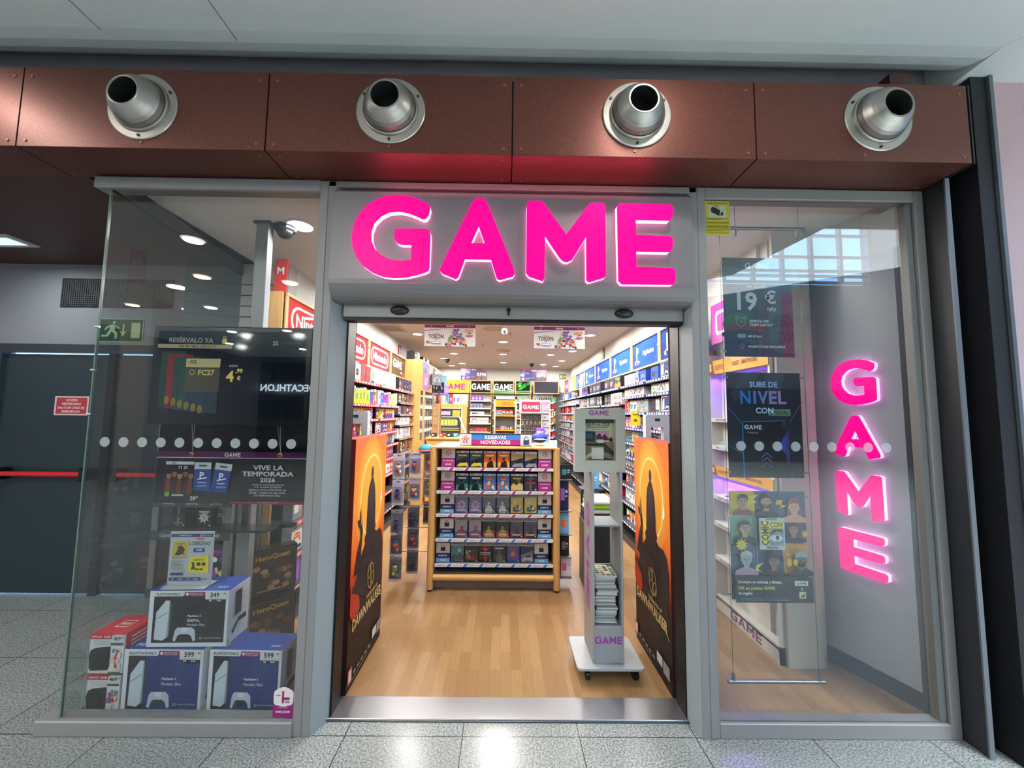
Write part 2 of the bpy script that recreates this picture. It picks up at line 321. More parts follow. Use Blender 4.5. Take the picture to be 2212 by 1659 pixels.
# ================================================================ THE SETTING
def boxes(name, mat, lst, parent=None, col='#888888', b=0.):
    m = MB()
    for q in lst: m.box(*q, col, mat, b)
    return struct(name, m, parent)
XL, XR = -2.0, 1.97           # inner faces of the shop's side walls
def build_setting():
    boxes('floor', 'granite', [(-9, -12, -.1, 9, .1, 0), (-9, .1, -.1, -2.24, 1.6, 0)])
    m = MB()   # wooden floor of the shop, with the slanting edge along the side glass
    m.face([(-2.2, .06, .001), (-1.0, .06, .001), (-.92, .25, .001), (1.02, .25, .001), (1.1, .06, .001), (2.42, .06, .001), (2.2, .8, .001), (2.0, .8, .001), (2.0, 9.3, .001), (-2.0, 9.3, .001), (-2.0, 1.42, .001), (-2.42, 1.42, .001)], '#fff', 'woodfloor')
    struct('floor_shop', m)
    m = MB(); m.box(-.965, .085, 0, 1.085, .25, .012, '#a9abae', 'metal', .003); m.box(-.965, .078, 0, 1.085, .09, .006, '#6c6e70', 'metal')
    struct('trim_1', m)
    # mall ceiling with panel joints: it ends over the walkway, beyond is the open atrium
    m = MB(); zc = 3.50
    yc = -.35; edge = [(9, -1.45), (3.12, -1.5), (2.98, -2.75), (0, -5.2), (-3.4, -11)]; yc = -.36
    tr = lambda z: [(x, y, z) for x, y in edge]+[(-9, -11, z), (-9, yc, z), (9, yc, z)]
    m.prism([[(x, y) for x, y, z in tr(0)]], (0, 0, zc), X, -Y, 0, '#fff', mat='ceiling_mall') if False else None
    for z in (zc, zc+.3):
        q = tr(z); m.mesh(q, tessellate_polygon([[Vector(p) for p in q]]), '#fff', 'ceiling_mall')
    # towards the bulkhead the ceiling curves up into a dark slot
    arc = [(yc+.34*math.sin(k*PI/16), zc+.34*(1-math.cos(k*PI/16))) for k in range(9)]
    for (ya, za), (yb, zb) in zip(arc, arc[1:]): m.face([(-9, ya, za), (2.46, ya, za), (2.46, yb, zb), (-9, yb, zb)], '#fff', 'ceiling_mall', True)
    m.face([(2.46, yc, zc), (9, yc, zc), (9, .5, zc), (2.46, .5, zc)], '#fff', 'ceiling_mall')
    m.face([(2.46, yc, zc), (2.46, .1, zc), (2.46, .1, zc+.3), (2.46, yc, zc+.3)], '#fff', 'ceiling_mall')
    for a, b in zip(edge, edge[1:]):
        m.face([(*a, zc), (*b, zc), (*b, zc+.3), (*a, zc+.3)], '#fff', 'ceiling_mall')
    struct('ceiling', m)
    m = MB()
    for x, ye in ((-2.0, -.35), (-1.362, -.31)): m.box(x-.0015, -1.3, zc-.0015, x+.0015, ye, zc-.0005, '#4c5150')
    m.mesh([(2.415, -.324, zc-.001), (2.42, -.328, zc-.001), (3.4, -1.4, zc-.001), (3.395, -1.4, zc-.001)], [(0, 1, 2, 3), (3, 2, 1, 0)], '#4c5150')
    struct('trim_2', m)
    # copper coloured bulkhead panels: a face and an underside each
    y0, z0, z1, g = -.256, 2.962, 3.385, .004
    xs = [-6.2, -4.95, -3.72, -2.47, -1.225, .025, 1.275, 2.39]
    for k in range(7):
        a, b = xs[k]+g, xs[k+1]-g; m = MB()
        m.box(a, y0, z0, b, y0+.02, z1, '#fff', 'copper')
        t = .004; c = .17 if k < 6 else -.0
        m.mesh([(a, y0+.001, z0-.001), (b, y0+.001, z0-.001), (b+(0 if k != 6 else 0), .0, z0-.001), (a, .0, z0-.001),
                (a, y0+.001, z0+.008), (b, y0+.001, z0+.008), (b, .0, z0+.008), (a, .0, z0+.008)],
               [(0, 1, 2, 3), (7, 6, 5, 4), (0, 4, 5, 1), (1, 5, 6, 2), (2, 6, 7, 3), (3, 7, 4, 0)], '#fff', 'copper')
        for (rx, rz) in ((a+.04, z0+.03), (b-.04, z0+.03), ((a+b)/2, z0+.03), (a+.04, z1-.05), (b-.04, z1-.05)):
            m.cyl((rx, y0-.003, rz), (rx, y0+.001, rz), .008, '#8a5a48', 'satin', 8)
        for (rx, ry) in ((a+.05, y0+.04), (b-.05, y0+.04), (a+.05, -.04), (b-.05, -.04)):
            m.cyl((rx, ry, z0-.004), (rx, ry, z0), .007, '#8a5a48', 'satin', 8)
        struct('trim_%d' % (3+k), m)
    boxes('trim_10', 'dark', [(-6.2, y0+.02, 2.972, 2.39, .0, 3.38)]); boxes('wall_slot', 'wall_grey', [(-9, -.012, 3.381, 2.46, .0, 3.85)])       # dark core behind the joints
    # lobby to the left: grey wall, dark red ceiling recess, grille, doors
    boxes('wall_left', 'wall_grey', [(-7, 1.44, 2.24, -2.44, 1.6, 3.02), (-7, 1.44, 0, -4.72, 1.6, 2.24), (-2.6, 1.44, 0, -2.44, 1.6, 2.24)])
    boxes('ceiling_lobby', 'redpanel', [(-7, .0, 3.0, -2.3, 1.6, 3.08)])
    m = MB(); m.box(-7, -.3, 0, -6.9, 1.6, 3.4, '#fff', 'redpanel'); struct('wall_lobby', m)
    d = thing('door_1', None, None); d['kind'] = 'structure'
    m = MB(); m.box(-4.72, 1.43, 2.16, -2.6, 1.5, 2.24, '#3b4347', 'satin'); m.box(-4.72, 1.43, 0, -4.63, 1.5, 2.16, '#3b4347', 'satin'); m.box(-2.68, 1.43, 0, -2.6, 1.5, 2.16, '#3b4347', 'satin'); m.build('door_frame', d)
    for (a, b) in ((-4.62, -3.66), (-3.58, -2.69)):
        m = MB(); m.box(a, 1.46, .01, b, 1.51, 2.15, '#fff', 'doorgreen', .004); m.build('door_leaf', d)
        m = MB(); m.cyl((a+.16, 1.37, 1.065), (b-.06, 1.37, 1.065), .022, '#c8262e', 'gloss', 16); m.build('panic_bar', d)
        for x in (a+.14, b-.05): m = MB(); m.box(x-.03, 1.34, 1.01, x+.03, 1.46, 1.12, '#15171a', 'gloss', .01); m.build('bar_bracket', d)
    m = MB(); m.box(-3.655, 1.43, 0, -3.585, 1.5, 2.16, '#14171a', 'satin', .004); m.build('centre_post', d)
    m = MB(); m.box(-3.0, 1.425, 1.95, -2.5, 1.44, 2.0, '#14171a', 'satin'); m.build('door_closer', d)
    # shop shell
    boxes('wall_right', 'wall_white', [(XR, .8, 0, XR+.08, 9.4, 3.02), (2.0, .72, 0, 2.3, .8, 3.02)])
    boxes('wall_side', 'wall_white', [(XL-.08, 1.5, 0, XL, 9.4, 3.02)])
    boxes('wall_back', 'slat', [(XL, 9.3, 0, XR, 9.4, 2.3)]); boxes('wall_back_upper', 'wall_white', [(XL, 9.3, 2.3, XR, 9.4, 3.02)])
    boxes('ceiling_shop', 'ceiling_shop', [(XL-.45, .02, 3.0, XR+.45, 9.4, 3.1)])
    m = MB(); m.box(-2.43, 1.36, 0, -2.0, 1.5, 3.0, '#cfcdc4')
    for k in range(28): m.box(-2.425, 1.352, .1+k*.1, -2.0, 1.36, .108+k*.1, '#60605c')
    struct('wall_slat', m)
    # slanted wall that carries the upright letters, its dark plinth and jamb
    A, B = Vector((2.42, .1, 0)), Vector((2.24, .66, 0)); d = (B-A).normalized(); n = Vector((-d.y, d.x, 0))
    if n.x > 0: n = -n
    def slab(p, q, z0, z1, t0, t1, mat):
        m = MB(); vs = [(a+n*t)+Z*z for z in (z0, z1) for (a, t) in ((p, t0), (q, t0), (q, t1), (p, t1))]
        m.mesh(vs, [(3, 2, 1, 0), (4, 5, 6, 7), (0, 1, 5, 4), (1, 2, 6, 5), (2, 3, 7, 6), (3, 0, 4, 7)], '#777', mat); return m
    struct('wall_letters', slab(A+d*.07, B+d*.06, .09, 2.70, -.1, 0, 'letterwall'))
    struct('wall_beige', slab(A-d*.02, B+d*.3, 2.70, 3.0, -.1, .001, 'beige'))
    struct('baseboard_right', slab(A+d*.0, B+d*.06, 0, .1, -.1, .008, 'darkpanel'))
    struct('wall_jamb', slab(A-d*.06, A+d*.07, 0, 2.7, -.06, .012, 'darkpanel'))
    m = MB(); m.box(1.90, .53, 0, 2.10, .555, 3.0, '#c9c3b4', 'beige'); vs = []
    for k in range(9): a = -PI/2+k*PI/16; vs.append((2.10+.12*math.cos(a), .65+.12*math.sin(a)))
    for i in range(8): m.face([(*vs[i], 0), (*vs[i+1], 0), (*vs[i+1], 3), (*vs[i], 3)], '#c9c3b4', 'beige', True)
    m.box(2.16, .65, 0, 2.3, .8, 3.0, '#c9c3b4', 'beige')
    struct('wall_column', m)
    # outer right end: steel plate edge, recess and pale wall
    boxes('trim_11', 'darkpanel', [(2.395, -.125, 0, 2.407, .1, 3.38)])
    m = MB(); m.box(2.388, -.132, 0, 2.412, -.124, 2.96, '#6f757b', 'satin'); struct('trim_12', m)
    boxes('trim_13', 'dark', [(2.408, -.03, 0, 2.50, .12, 3.50), (2.397, -.256, 2.96, 2.405, 0, 3.39)])
    m = MB(); m.box(2.50, -.19, 0, 2.60, .0, 3.5, '#15161a'); m.box(2.585, -.205, 0, 2.605, -.185, 3.5, '#626a70', 'satin'); struct('trim_14', m)
    boxes('wall_pink', 'pink', [(2.605, -.16, 0, 6.5, -.05, 3.5)])
    m = MB(); m.box(2.05, -.2, 3.385, 2.16, .3, 3.5, '#4b3230'); struct('trim_15', m)
    # the far side of the walkway, seen only as reflections: dark fronts, glazing grid, upper gallery
    boxes('wall_far', 'darkpanel', [(-9, -12.2, 0, 1.5, -12, 3.4), (1.5, -12.2, 0, 14, -12, 2.7)])
    boxes('wall_gallery', 'wall_grey', [(-9.2, -12.4, 3.4, 1.5, -12.2, 11.2), (1.5, -12.4, 2.7, 14, -12.2, 6.75), (1.5, -12.4, 10.6, 14, -12.2, 11.2)])
    boxes('wall_atrium_block', 'wall_grey', [(14, -12.4, 0, 14.2, -.05, 11.2), (-9.2, -12.4, 0, -9, 1.6, 11.2), (-9, -.04, 3.85, 14, .1, 11.2)])  # unseen walls, added to close the atrium and hold back sky light
    boxes('ceiling_atrium_block', 'ceiling_mall', [(-9.2, -12.4, 11.2, 14.2, .1, 11.4)])  # unseen roof, added so the sky shines in only through the glazing grid
    boxes('floor_atrium', 'granite', [(9, -12, -.1, 14, .1, 0)])
    m = MB()
    for k in range(12): m.box(1.5+k*1.13, -12.15, 6.75, 1.62+k*1.13, -12.0, 10.6, '#8f9ba3', 'satin')
    for z in (6.75, 7.0, 7.2, 7.75, 8.6, 10.5): m.box(1.5, -12.13, z, 14, -12.02, z+.09, '#8f9ba3', 'satin')
    struct('window_3', m)
build_setting()

# ---------------------------------------------------------------- shop front
def build_front():
    zt = 2.955
    def frame(mb, x0, x1, z0, z1, t, y0=-.02, y1=.06, mat='frame', tb=None, tl=None, tr=None):
        tb = tb or t; tl = t if tl is None else tl; tr = t if tr is None else tr
        if tl: mb.box(x0, y0, z0, x0+tl, y1, z1, '#fff', mat, .004)
        if tr: mb.box(x1-tr, y0, z0, x1, y1, z1, '#fff', mat, .004)
        mb.box(x0+tl, y0, z1-t, x1-tr, y1, z1, '#fff', mat, .004); mb.box(x0+tl, y0, z0, x1-tr, y1, z0+tb, '#fff', mat, .004)
    # left display window, open at its outer edge where the glass turns the corner
    w = thing('window_1', None, None); w['kind'] = 'structure'
    m = MB(); m.box(-2.32, -.03, zt-.065, -1.05, .06, zt, '#fff', 'frame', .006); m.box(-2.35, -.03, 0, -1.05, .06, .075, '#fff', 'frame', .006)
    m.box(-1.055, -.02, 0, -1.008, .06, zt, '#fff', 'frame', .004); m.build('window_frame', w)
    m = MB(); m.box(-2.24, -.004, .075, -1.055, .004, zt-.065, '#fff', 'glass'); m.build('pane', w)
    m = MB(); m.box(-2.247, -.006, .075, -2.24, .006, zt-.065, '#5f756c', 'gloss')
    for z in (2.1, 1.62, 1.86): m.cyl((-2.26, -.003, z), (-2.235, -.003, z), .006, '#c9c9c9', 'metal', 8)
    m.build('glass_edge', w)
    m = MB(); L = [(-2.24, .0), (-2.44, 1.42)]
    for t in (0,): m.face([(*L[0], .03), (*L[1], .03), (*L[1], zt-.05), (*L[0], zt-.05)], '#fff', 'sideglass')
    m.build('side_pane', w)
    m = MB()
    for z0, z1 in ((zt-.065, zt+.03), (0, .03)): m.mesh([(L[0][0]-.012, 0, z0), (L[0][0]+.012, 0, z0), (L[1][0]+.012, 1.42, z0), (L[1][0]-.012, 1.42, z0), (L[0][0]-.012, 0, z1), (L[0][0]+.012, 0, z1), (L[1][0]+.012, 1.42, z1), (L[1][0]-.012, 1.42, z1)],
                                  [(3, 2, 1, 0), (4, 5, 6, 7), (0, 1, 5, 4), (1, 2, 6, 5), (2, 3, 7, 6), (3, 0, 4, 7)], '#3c4043', 'satin')
    m.build('side_rail', w)
    # right display window
    w = thing('window_2', None, None); w['kind'] = 'structure'
    m = MB(); frame(m, 1.085, 2.39, 0, zt, .065, tb=.075, tl=.048, tr=.055); m.box(2.30, .0, .075, 2.335, .05, zt-.065, '#fff', 'frame', .003); m.build('window_frame', w)
    m = MB(); m.box(1.133, -.004, .075, 2.335, .004, zt-.065, '#fff', 'glass'); m.build('pane', w)
    # portal round the door: pillars with splayed reveals
    for nm, s, xo, xi in (('trim_16', -1, -1.008, -.92), ('trim_17', 1, 1.085, 1.02)):
        m = MB(); x1 = xo+(.052 if s < 0 else -.0)
        if s < 0: m.box(-1.008, -.02, 0, -.965, .02, zt, '#fff', 'frame', .003)
        else: m.box(1.04, -.02, 0, 1.085, .02, zt, '#fff', 'frame', .003)
        xa = -.965 if s < 0 else 1.04
        vs = [(xa, -.02, 0), (xi, .1, 0), (xi+s*.06, .1, 0), (xa+s*.03, .02, 0)]; vs = vs+[(a, b, zt-.03) for a, b, c in vs]
        F = [(0, 1, 5, 4), (1, 2, 6, 5), (2, 3, 7, 6), (3, 0, 4, 7), (4, 5, 6, 7)]
        m.mesh(vs, F, '#fff', 'frame_blue')
        struct(nm, m)
        m = MB(); m.box(xi-.006, .1, .012, xi+.012, .21, 2.2, '#17181b', 'satin'); m.box(xi-s*.0, .21, .012, xi+s*.09, .25, 2.2, '#17181b', 'matte'); struct('trim_%d' % (18 if s < 0 else 19), m)
    m = MB(); m.box(-1.008, -.02, zt-.035, 1.085, .06, zt, '#fff', 'frame', .004); struct('trim_20', m)
    boxes('trim_21', 'dark', [(-.965, .06, 2.80, 1.04, .3, zt)])
    # lintel under the roller box
    m = MB(); m.box(-.92, .04, 2.188, 1.02, .16, 2.30, '#fff', 'frame', .003); m.box(-.92, .05, 2.170, 1.02, .12, 2.189, '#251c1e', 'satin'); struct('trim_22', m)
    # shop's inner soffit behind the sign
    boxes('trim_23', 'wall_white', [(-.965, .3, 2.25, 1.085, .34, 3.0), (-1.0, .16, 2.25, 1.085, .34, 2.27)])
build_front()

def sign_box():
    t = thing('shop_sign', 'large grey rounded box sign over the shop entrance with glowing pink letters', 'sign', (0, 0, 2.25))
    m = MB(); x0, x1 = -.958, 1.034; prof = [(.30, .66), (-.035, .66)]
    prof = [(.2, .635), (-.045, .635), (-.06, .62), (-.075, .12)]
    for k in range(7):
        a = k*PI/14; prof.append((-.075+.10*(1-math.cos(a)), .12-.115*math.sin(a)))
    prof.append((.2, .0))
    n = len(prof); vs = [(x, y, z) for x in (x0, x1) for y, z in prof]
    m.mesh(vs, [(k, n+k, n+k+1, k+1) for k in range(n-1)], '#7c7a7c', 'satin', False)
    m.mesh(vs, [tuple(range(n)), tuple(reversed(range(n, 2*n)))], '#77777a', 'satin'); m.build('sign_box', t)
    s = .47/1.0
    for L, nm in zip(GLYPH, 'GAME'):
        m = MB(); lo = [[(p[0]*s, p[1]*s) for p in q] for q in L]
        m.prism(lo, (-.842+.012, -.112, .1), X, Z, .012, '#f50078', mat='neon')
        m.prism(lo, (-.842+.012, -.100, .1), X, Z, .034, '#ff9ccf', mat='neonedge')
        o = m.build('letter', t)
        o['label'] = 'glowing pink capital letter %s with a white lit edge' % nm
    for x in (-.6, .68):
        m = MB(); m.ball((0, 0, 0), .055, '#1d1b1f', 'gloss', 16, (1, .5, .5))
        o = m.build('motion_sensor', None, (x, .04, 2.228))
        tag(o, 'small black dome sensor on the lintel, %s end of the doorway' % ('left' if x < 0 else 'right'), 'sensor', 'lintel sensors')
    m = MB(); m.cyl((0, .0, 0), (0, -.01, 0), .011, '#2b2b2d', 'metal', 10); m.box(-.005, -.012, -.03, .005, -.002, 0, '#2b2b2d', 'metal')
    tag(m.build('key_switch', None, (.02, .04, 2.238)), 'tiny dark key switch in the middle of the door lintel', 'switch')
    l = bpy.data.lights.new('letter_glow', 'AREA'); l.shape = 'RECTANGLE'; l.size = 1.5; l.size_y = .02; l.energy = 1.4; l.color = (1, .02, .16)  # added strip lamp that reddens the soffit in place of the letters' spill
    o = bpy.data.objects.new('letter_glow', l); COL.objects.link(o); o.location = (.04, -.10, 2.845); o.rotation_euler = (PI, 0, 0)
sign_box()
def upright_letters():
    t = thing('upright_sign', 'vertical pink glowing letters on the grey wall inside the right window', 'sign', (0, 0, 0))
    A, B = Vector((2.42, .1, 0)), Vector((2.24, .66, 0)); d = (A-B).normalized(); n = Vector((d.y, -d.x, 0))
    n = Vector((-1, 0, 0)) if False else (n if n.x < 0 else -n)
    for k, (nm, z0, h) in enumerate((('G', 1.725, .305), ('A', 1.385, .285), ('M', 1.005, .30), ('E', .655, .28))):
        L = GLYPH[k]; xs = [p[0] for p in L[0]]; w0, w1 = min(xs), max(xs); sx = .25/(w1-w0)
        lo = [[((p[0]-w0)*sx, p[1]*h) for p in q] for q in L]
        o0 = B+d*.155+n*.045+Z*z0
        m = MB(); m.prism(lo, o0, d, Z, .012, '#f50088', mat='neon'); m.prism(lo, o0-n*.012, d, Z, .03, '#ff9ce0', mat='neonedge')
        o = m.build('letter', t); o['label'] = 'pink capital letter %s of the upright sign' % nm
upright_letters()

def cowls():
    names = ['leftmost of four', 'above the letter A', 'above the letter M', 'rightmost of four']
    first = None
    for k, x in enumerate((-1.85, -.596, .662, 1.911)):
        lab = 'brushed steel round air nozzle on the copper band, ' + names[k]; z = 3.178+k*.004
        if first: dup(first, (x, -.256, z), 0, lab); continue
        first = t = thing('air_nozzle', lab, 'air vent', (x, -.256, z), group='air nozzles on the copper bulkhead')
        m = MB(); m.lathe([(.176, 0), (.176, .006), (.172, .010), (.142, .012)], (0, 0, 0), (0, -1, 0), '#b9b6ae', 'metal', 48)
        for a in (.5, 2.6, 4.7): m.cyl((.157*math.cos(a), -.010, .157*math.sin(a)), (.157*math.cos(a), -.016, .157*math.sin(a)), .007, '#4c4a46', 'metal', 8)
        m.build('flange', t)
        m = MB(); m.lathe([(.142, .010), (.140, .022), (.134, .026), (.130, .022), (.129, .033), (.125, .05), (.117, .066), (.106, .081), (.094, .094), (.084, .103), (.077, .109), (.073, .111), (.068, .110), (.067, .106)], (0, 0, 0), (0, -1, 0), '#a8a59d', 'metal', 48)
        m.build('nozzle', t)
        m = MB(); m.lathe([(.067, .104), (.066, .06), (.07, .012), (.0, .010)], (0, 0, 0), (0, -1, 0), '#2a2c2c', 'satin', 32); m.build('bore', t)
cowls()

def lamp(name, label, x, y, z, r, group, warm=False, parent=None, power=0, bright='bright'):
    t = thing(name, label, 'ceiling light', (x, y, z), group=group)
    m = MB(); m.lathe([(r, 0), (r, -.006), (r*.86, -.010), (r*.84, -.003)], (0, 0, 0), (0, 0, 1), '#e4e2dc', 'paint', 28); m.build('trim_ring', t)
    m = MB(); n = 24; m.face([(r*.84*math.cos(2*PI*k/n), -r*.84*math.sin(2*PI*k/n), -.004) for k in range(n)], '#ffcf80' if warm else '#fffaf0', bright); m.build('diffuser', t)
    if power: lamp_light(x, y, z-.02, power)
    return t
for row, k, x, y in SHOP_LAMPS:
    lamp('downlight', 'round white ceiling downlight inside the shop, %s row, %s from the entrance' % (row, ORD[k]), x, y, 3.0, .1, 'round downlights in the shop ceiling', power=LAMP_W*(.30 if y < 1.4 else .33 if y > 8 else .33 if abs(x) > 1.3 else 1.0 if x > -.5 and x < .5 else 1.15))
MALL = [(.78, -.72, 1), (-3.05, -.75, 1), (-3.4, -1.95, 0), (-3.1, -3.3, 0), (-4.2, -3.1, 1), (-5.6, -2.6, 0), (-6.6, -4.6, 1), (-5.3, -4.7, 0), (-7.4, -4.4, 0), (-3.9, -5.4, 0), (-5.0, -6.6, 1), (-6.4, -6.8, 0), (-4.5, -8.2, 0), (-6.0, -9.2, 0), (-7.6, -8.4, 1), (-1.6, -2.6, 0), (-2.2, -4.6, 0), (-8.2, -2.6, 0)]
for k, (x, y, wm) in enumerate(MALL):
    lamp('mall_downlight', 'round %s downlight in the mall ceiling, reflected in the shop glass' % ('warm' if wm else 'white'), x, y, 3.5, .13, 'mall ceiling downlights', bool(wm), power=(9 if k < 2 else 30))
# two added area lamps stand in for atrium daylight on front and floor
def sky_fill():
    for loc, d, e, sx in (((6.2, -6.0, 7.0), (4.6, -6.0, 5.3), 330, 6), ((5.5, -6.4, 8.5), (0, 0, 1), 3000, 7)):
        l = bpy.data.lights.new('atrium_fill', 'AREA'); l.shape = 'RECTANGLE'; l.size = sx; l.size_y = 5; l.energy = e; l.color = (.93, .97, 1)
        o = bpy.data.objects.new('atrium_fill', l); o.location = loc; COL.objects.link(o); o.rotation_euler = Vector(d).to_track_quat('Z', 'Y').to_euler(); l.spread = 1.7 if e > 500 else 3.1
sky_fill()

# ================================================================ WINDOW GOODS
def crect(a, x0, y0, x1, y1, col): return a.rect(x0, y0, x1, y1, col)
def console_box(name, label, x, y, z, rotz, w, h, dp, front, price, lines, top_text=True, group=None):
    """large white carton with a printed front; origin at the middle of the front's lower edge"""
    t = thing(name, label, 'console box', (x, y, z), rotz, group)
    m = MB(); m.box(-w/2, 0, 0, w/2, dp, h, '#dfe4ea', 'paint', .002)
    a = Art(m, (-w/2, 0, 0), X, Z, w, h)
    a.rect(.06, .08, .965, .93, '#0c1018' if front != 'blue' else '#14161c')
    if front == 'blue': a.rect(.28, .08, .965, .93, '#1d2f6e'); a.rect(.6, .2, .965, .93, '#21347a')
    # tall console silhouette with its dark core, and the pad in front
    a.poly([(.09, .14), (.10, .62), (.21, .83), (.26, .83), (.245, .17), (.2, .12)], '#c8d6de')
    a.poly([(.255, .8), (.30, .76), (.29, .2), (.255, .16)], '#31353c'); a.poly([(.255, .83), (.27, .83), (.27, .2), (.25, .16)], '#8fa0ab')
    a.line(.1, .5, .25, .62, .006, '#1b1f25')
    a.poly([(.33, .12), (.35, .30), (.38, .35), (.56, .35), (.60, .30), (.615, .12), (.585, .1), (.555, .2), (.52, .23), (.41, .23), (.385, .2), (.36, .1)], '#c3ccd4')
    a.poly([(.41, .23), (.52, .23), (.5, .13), (.43, .13)], '#16181d'); a.rect(.43, .28, .51, .345, '#dfe6ea')
    for k, s in enumerate(lines): a.text(s, .50, .55-k*.075, .045, '#dfe5ee', k < len(lines)-1, align='l', maxw=.42)
    a.ring(.68, .16, .018, .02, .004, '#dfe5ee'); a.text('MODELO CFI ESTANDAR', .72, .162, .022, '#cfd6e2', False, align='l', maxw=.22)
    m.build('carton', t)
    m = MB(); m.box(-w/2+.001, .001, h, w/2-.001, dp-.001, h+.0006, '#23408f' if front == 'blue' else '#2a469a')
    a = Art(m, (-w/2, 0, h+.001), X, Y, w, dp); a.text('PS5', .13, .25, .16, '#dfe6f4', True); a.text('SONY', .86, .22, .09, '#cdd6ea', True)
    if front != 'blue': a.poly([(.52, .0), (.70, .55), (.30, .55), (.12, .0)], '#27304a')
    m.build('lid_print', t)
    m = MB(); a = Art(m, (w/2, 0, 0), Y, Z, dp, h)
    for k in range(7): a.poly([(random.Random(k).random()*.6, .1+k*.11), (.5+.05*k, .05+k*.12), (.8, .2+.1*k), (.4, .25+.1*k)], '#c4d2de' if k % 2 else '#d3dde6')
    a.rect(.3, .45, .6, .9, '#1c2430'); a.poly([(.2, .2), (.5, .38), (.85, .38), (.85, .28), (.5, .3), (.25, .14)], '#1c2430'); a.rect(.02, .0, .12, .1, '#c6cf3e')
    m.build('side_print', t)
    m = MB(); a = Art(m, (-w/2, -.0012, 0), X, Z, w, h)
    a.rrect(.04, .905, .43, .985, .012, '#d9dee2'); a.text('PLAYSTATION 5', .235, .945, .045, '#1a2230', True, maxw=.34)
    a.rrect(.44, .905, .7, .985, .01, '#8c1c5e'); a.star(.475, .945, .022, 8, .7, '#f1e7ee'); a.text('BIENVENIDO AL CLUB', .59, .958, .024, '#f0d9e6', False, maxw=.17); a.text('MUNDO GAMER', .59, .93, .02, '#f0d9e6', False, maxw=.17)
    m.build('header_label', t)
    m = MB(); a = Art(m, (-w/2, -.0016, 0), X, Z, w, h)
    a.rect(.73, .79, .96, .86, '#16181c'); a.text('99', .77, .825, .035, '#e8e8e8'); a.text('00,00', .88, .825, .03, '#e8e8e8', maxw=.1)
    a.rrect(.705, .85, .975, .995, .012, '#d9dcd9'); a.text(price, .825, .93, .085, '#1c1e22', True, maxw=.19); a.text(',99', .945, .95, .035, '#1c1e22', maxw=.05); a.text('EN STOCK AHORA', .84, .868, .018, '#55585c', False, maxw=.2)
    m.build('price_label', t)
    return t
G1 = 'large console cartons stacked in the left window'
console_box('console_box', 'large white console carton with blue front panel, lower left of the stack', -1.845, .12, .001, .0, .43, .335, .17, 'blue', '599', ['PlayStation 5', 'Modelo Slim'], group=G1)
console_box('console_box', 'large white console carton with blue front panel, lower right beside the pillar', -1.40, .12, .001, -.02, .40, .335, .17, 'blue', '599', ['PlayStation 5', 'Modelo Slim'], group=G1)
console_box('console_box', 'white console carton with black front panel on top of the stack', -1.745, .14, .338, .03, .43, .30, .19, 'black', '549', ['PlayStation 5', 'DIGITAL', 'Modelo Slim'], group=G1)
def switch_box(label, z, k):
    t = thing('handheld_box', label, 'console box', (-2.160, .12, z), .0, 'red and white handheld console boxes'); w, h, dp = .188, .205, .20
    if k: w, h = .18, .2
    m = MB(); m.box(-w/2, 0, 0, w/2, dp, h, '#dcdcda', 'paint', .002); m.box(-w/2+.001, .0, h-.001, w/2-.001, dp, h+.0005, '#cf2530')
    m.box(w/2-.001, .01, .02, w/2+.0006, dp-.01, h-.001, '#d12833')
    a = Art(m, (-w/2, 0, 0), X, Z, w, h); a.rect(0, .88, .7, 1, '#b8303a'); a.text('SUPER PACK', .2, .94, .05, '#f2dcdc', True, maxw=.3); a.text('GAME', .5, .94, .055, '#f2dcdc', True, maxw=.2)
    a.text('CONSOLA CON JUEGO INCLUIDO', .4, .82, .035, '#6a6a6c', False, maxw=.6); a.text('Y TRES MESES DE SUSCRIPCION', .4, .76, .03, '#6a6a6c', False, maxw=.6)
    a.poly([(.04, .14), (.02, .45), (.06, .6), (.2, .66), (.62, .70), (.62, .18), (.58, .1), (.1, .08)], '#191a1f'); a.line(.36, .12, .40, .68, .008, '#6b3a34')
    r = random.Random(5+k)
    for q in range(16): a.ell(.66+r.random()*.26, .16+r.random()*.45, .05, .06, r.choice(['#c84b3a', '#e9c7b6', '#3e6fae', '#e7e4e0', '#4b9a9a', '#a83b5e']), 8)
    a.rect(.62, .0, .98, .07, '#55565a')
    m.build('carton', t)
    m = MB(); a = Art(m, (-w/2, -.001, 0), X, Z, w, h); a.rect(.64, .74, 1.0, .98, '#d6d4cf'); a.text('469', .79, .90, .1, '#26282c', True, maxw=.24); a.text(',95', .94, .92, .05, '#26282c', maxw=.08); a.rect(.62, .73, .98, .79, '#4a4a4e')
    m.build('price_label', t)
    m = MB(); a = Art(m, (-w/2, 0, h+.001), X, Y, w, dp); a.rrect(.3, .35, .7, .72, .05, '#f0dede'); a.rrect(.315, .385, .685, .685, .045, '#cf2530'); a.text('Nintendo', .5, .54, .14, '#f0dede', True, maxw=.3)
    b = Art(m, (w/2+.001, 0, 0), Y, Z, dp, h)
    for q in range(5): b.rect(.2, .82-q*.1, .85, .86-q*.1, '#e7c9c9')
    m.build('lid_print', t)
switch_box('red topped handheld console box stacked on its twin by the glass corner', .208, 0)
switch_box('lower red and white handheld console box by the glass corner', .001, 1)
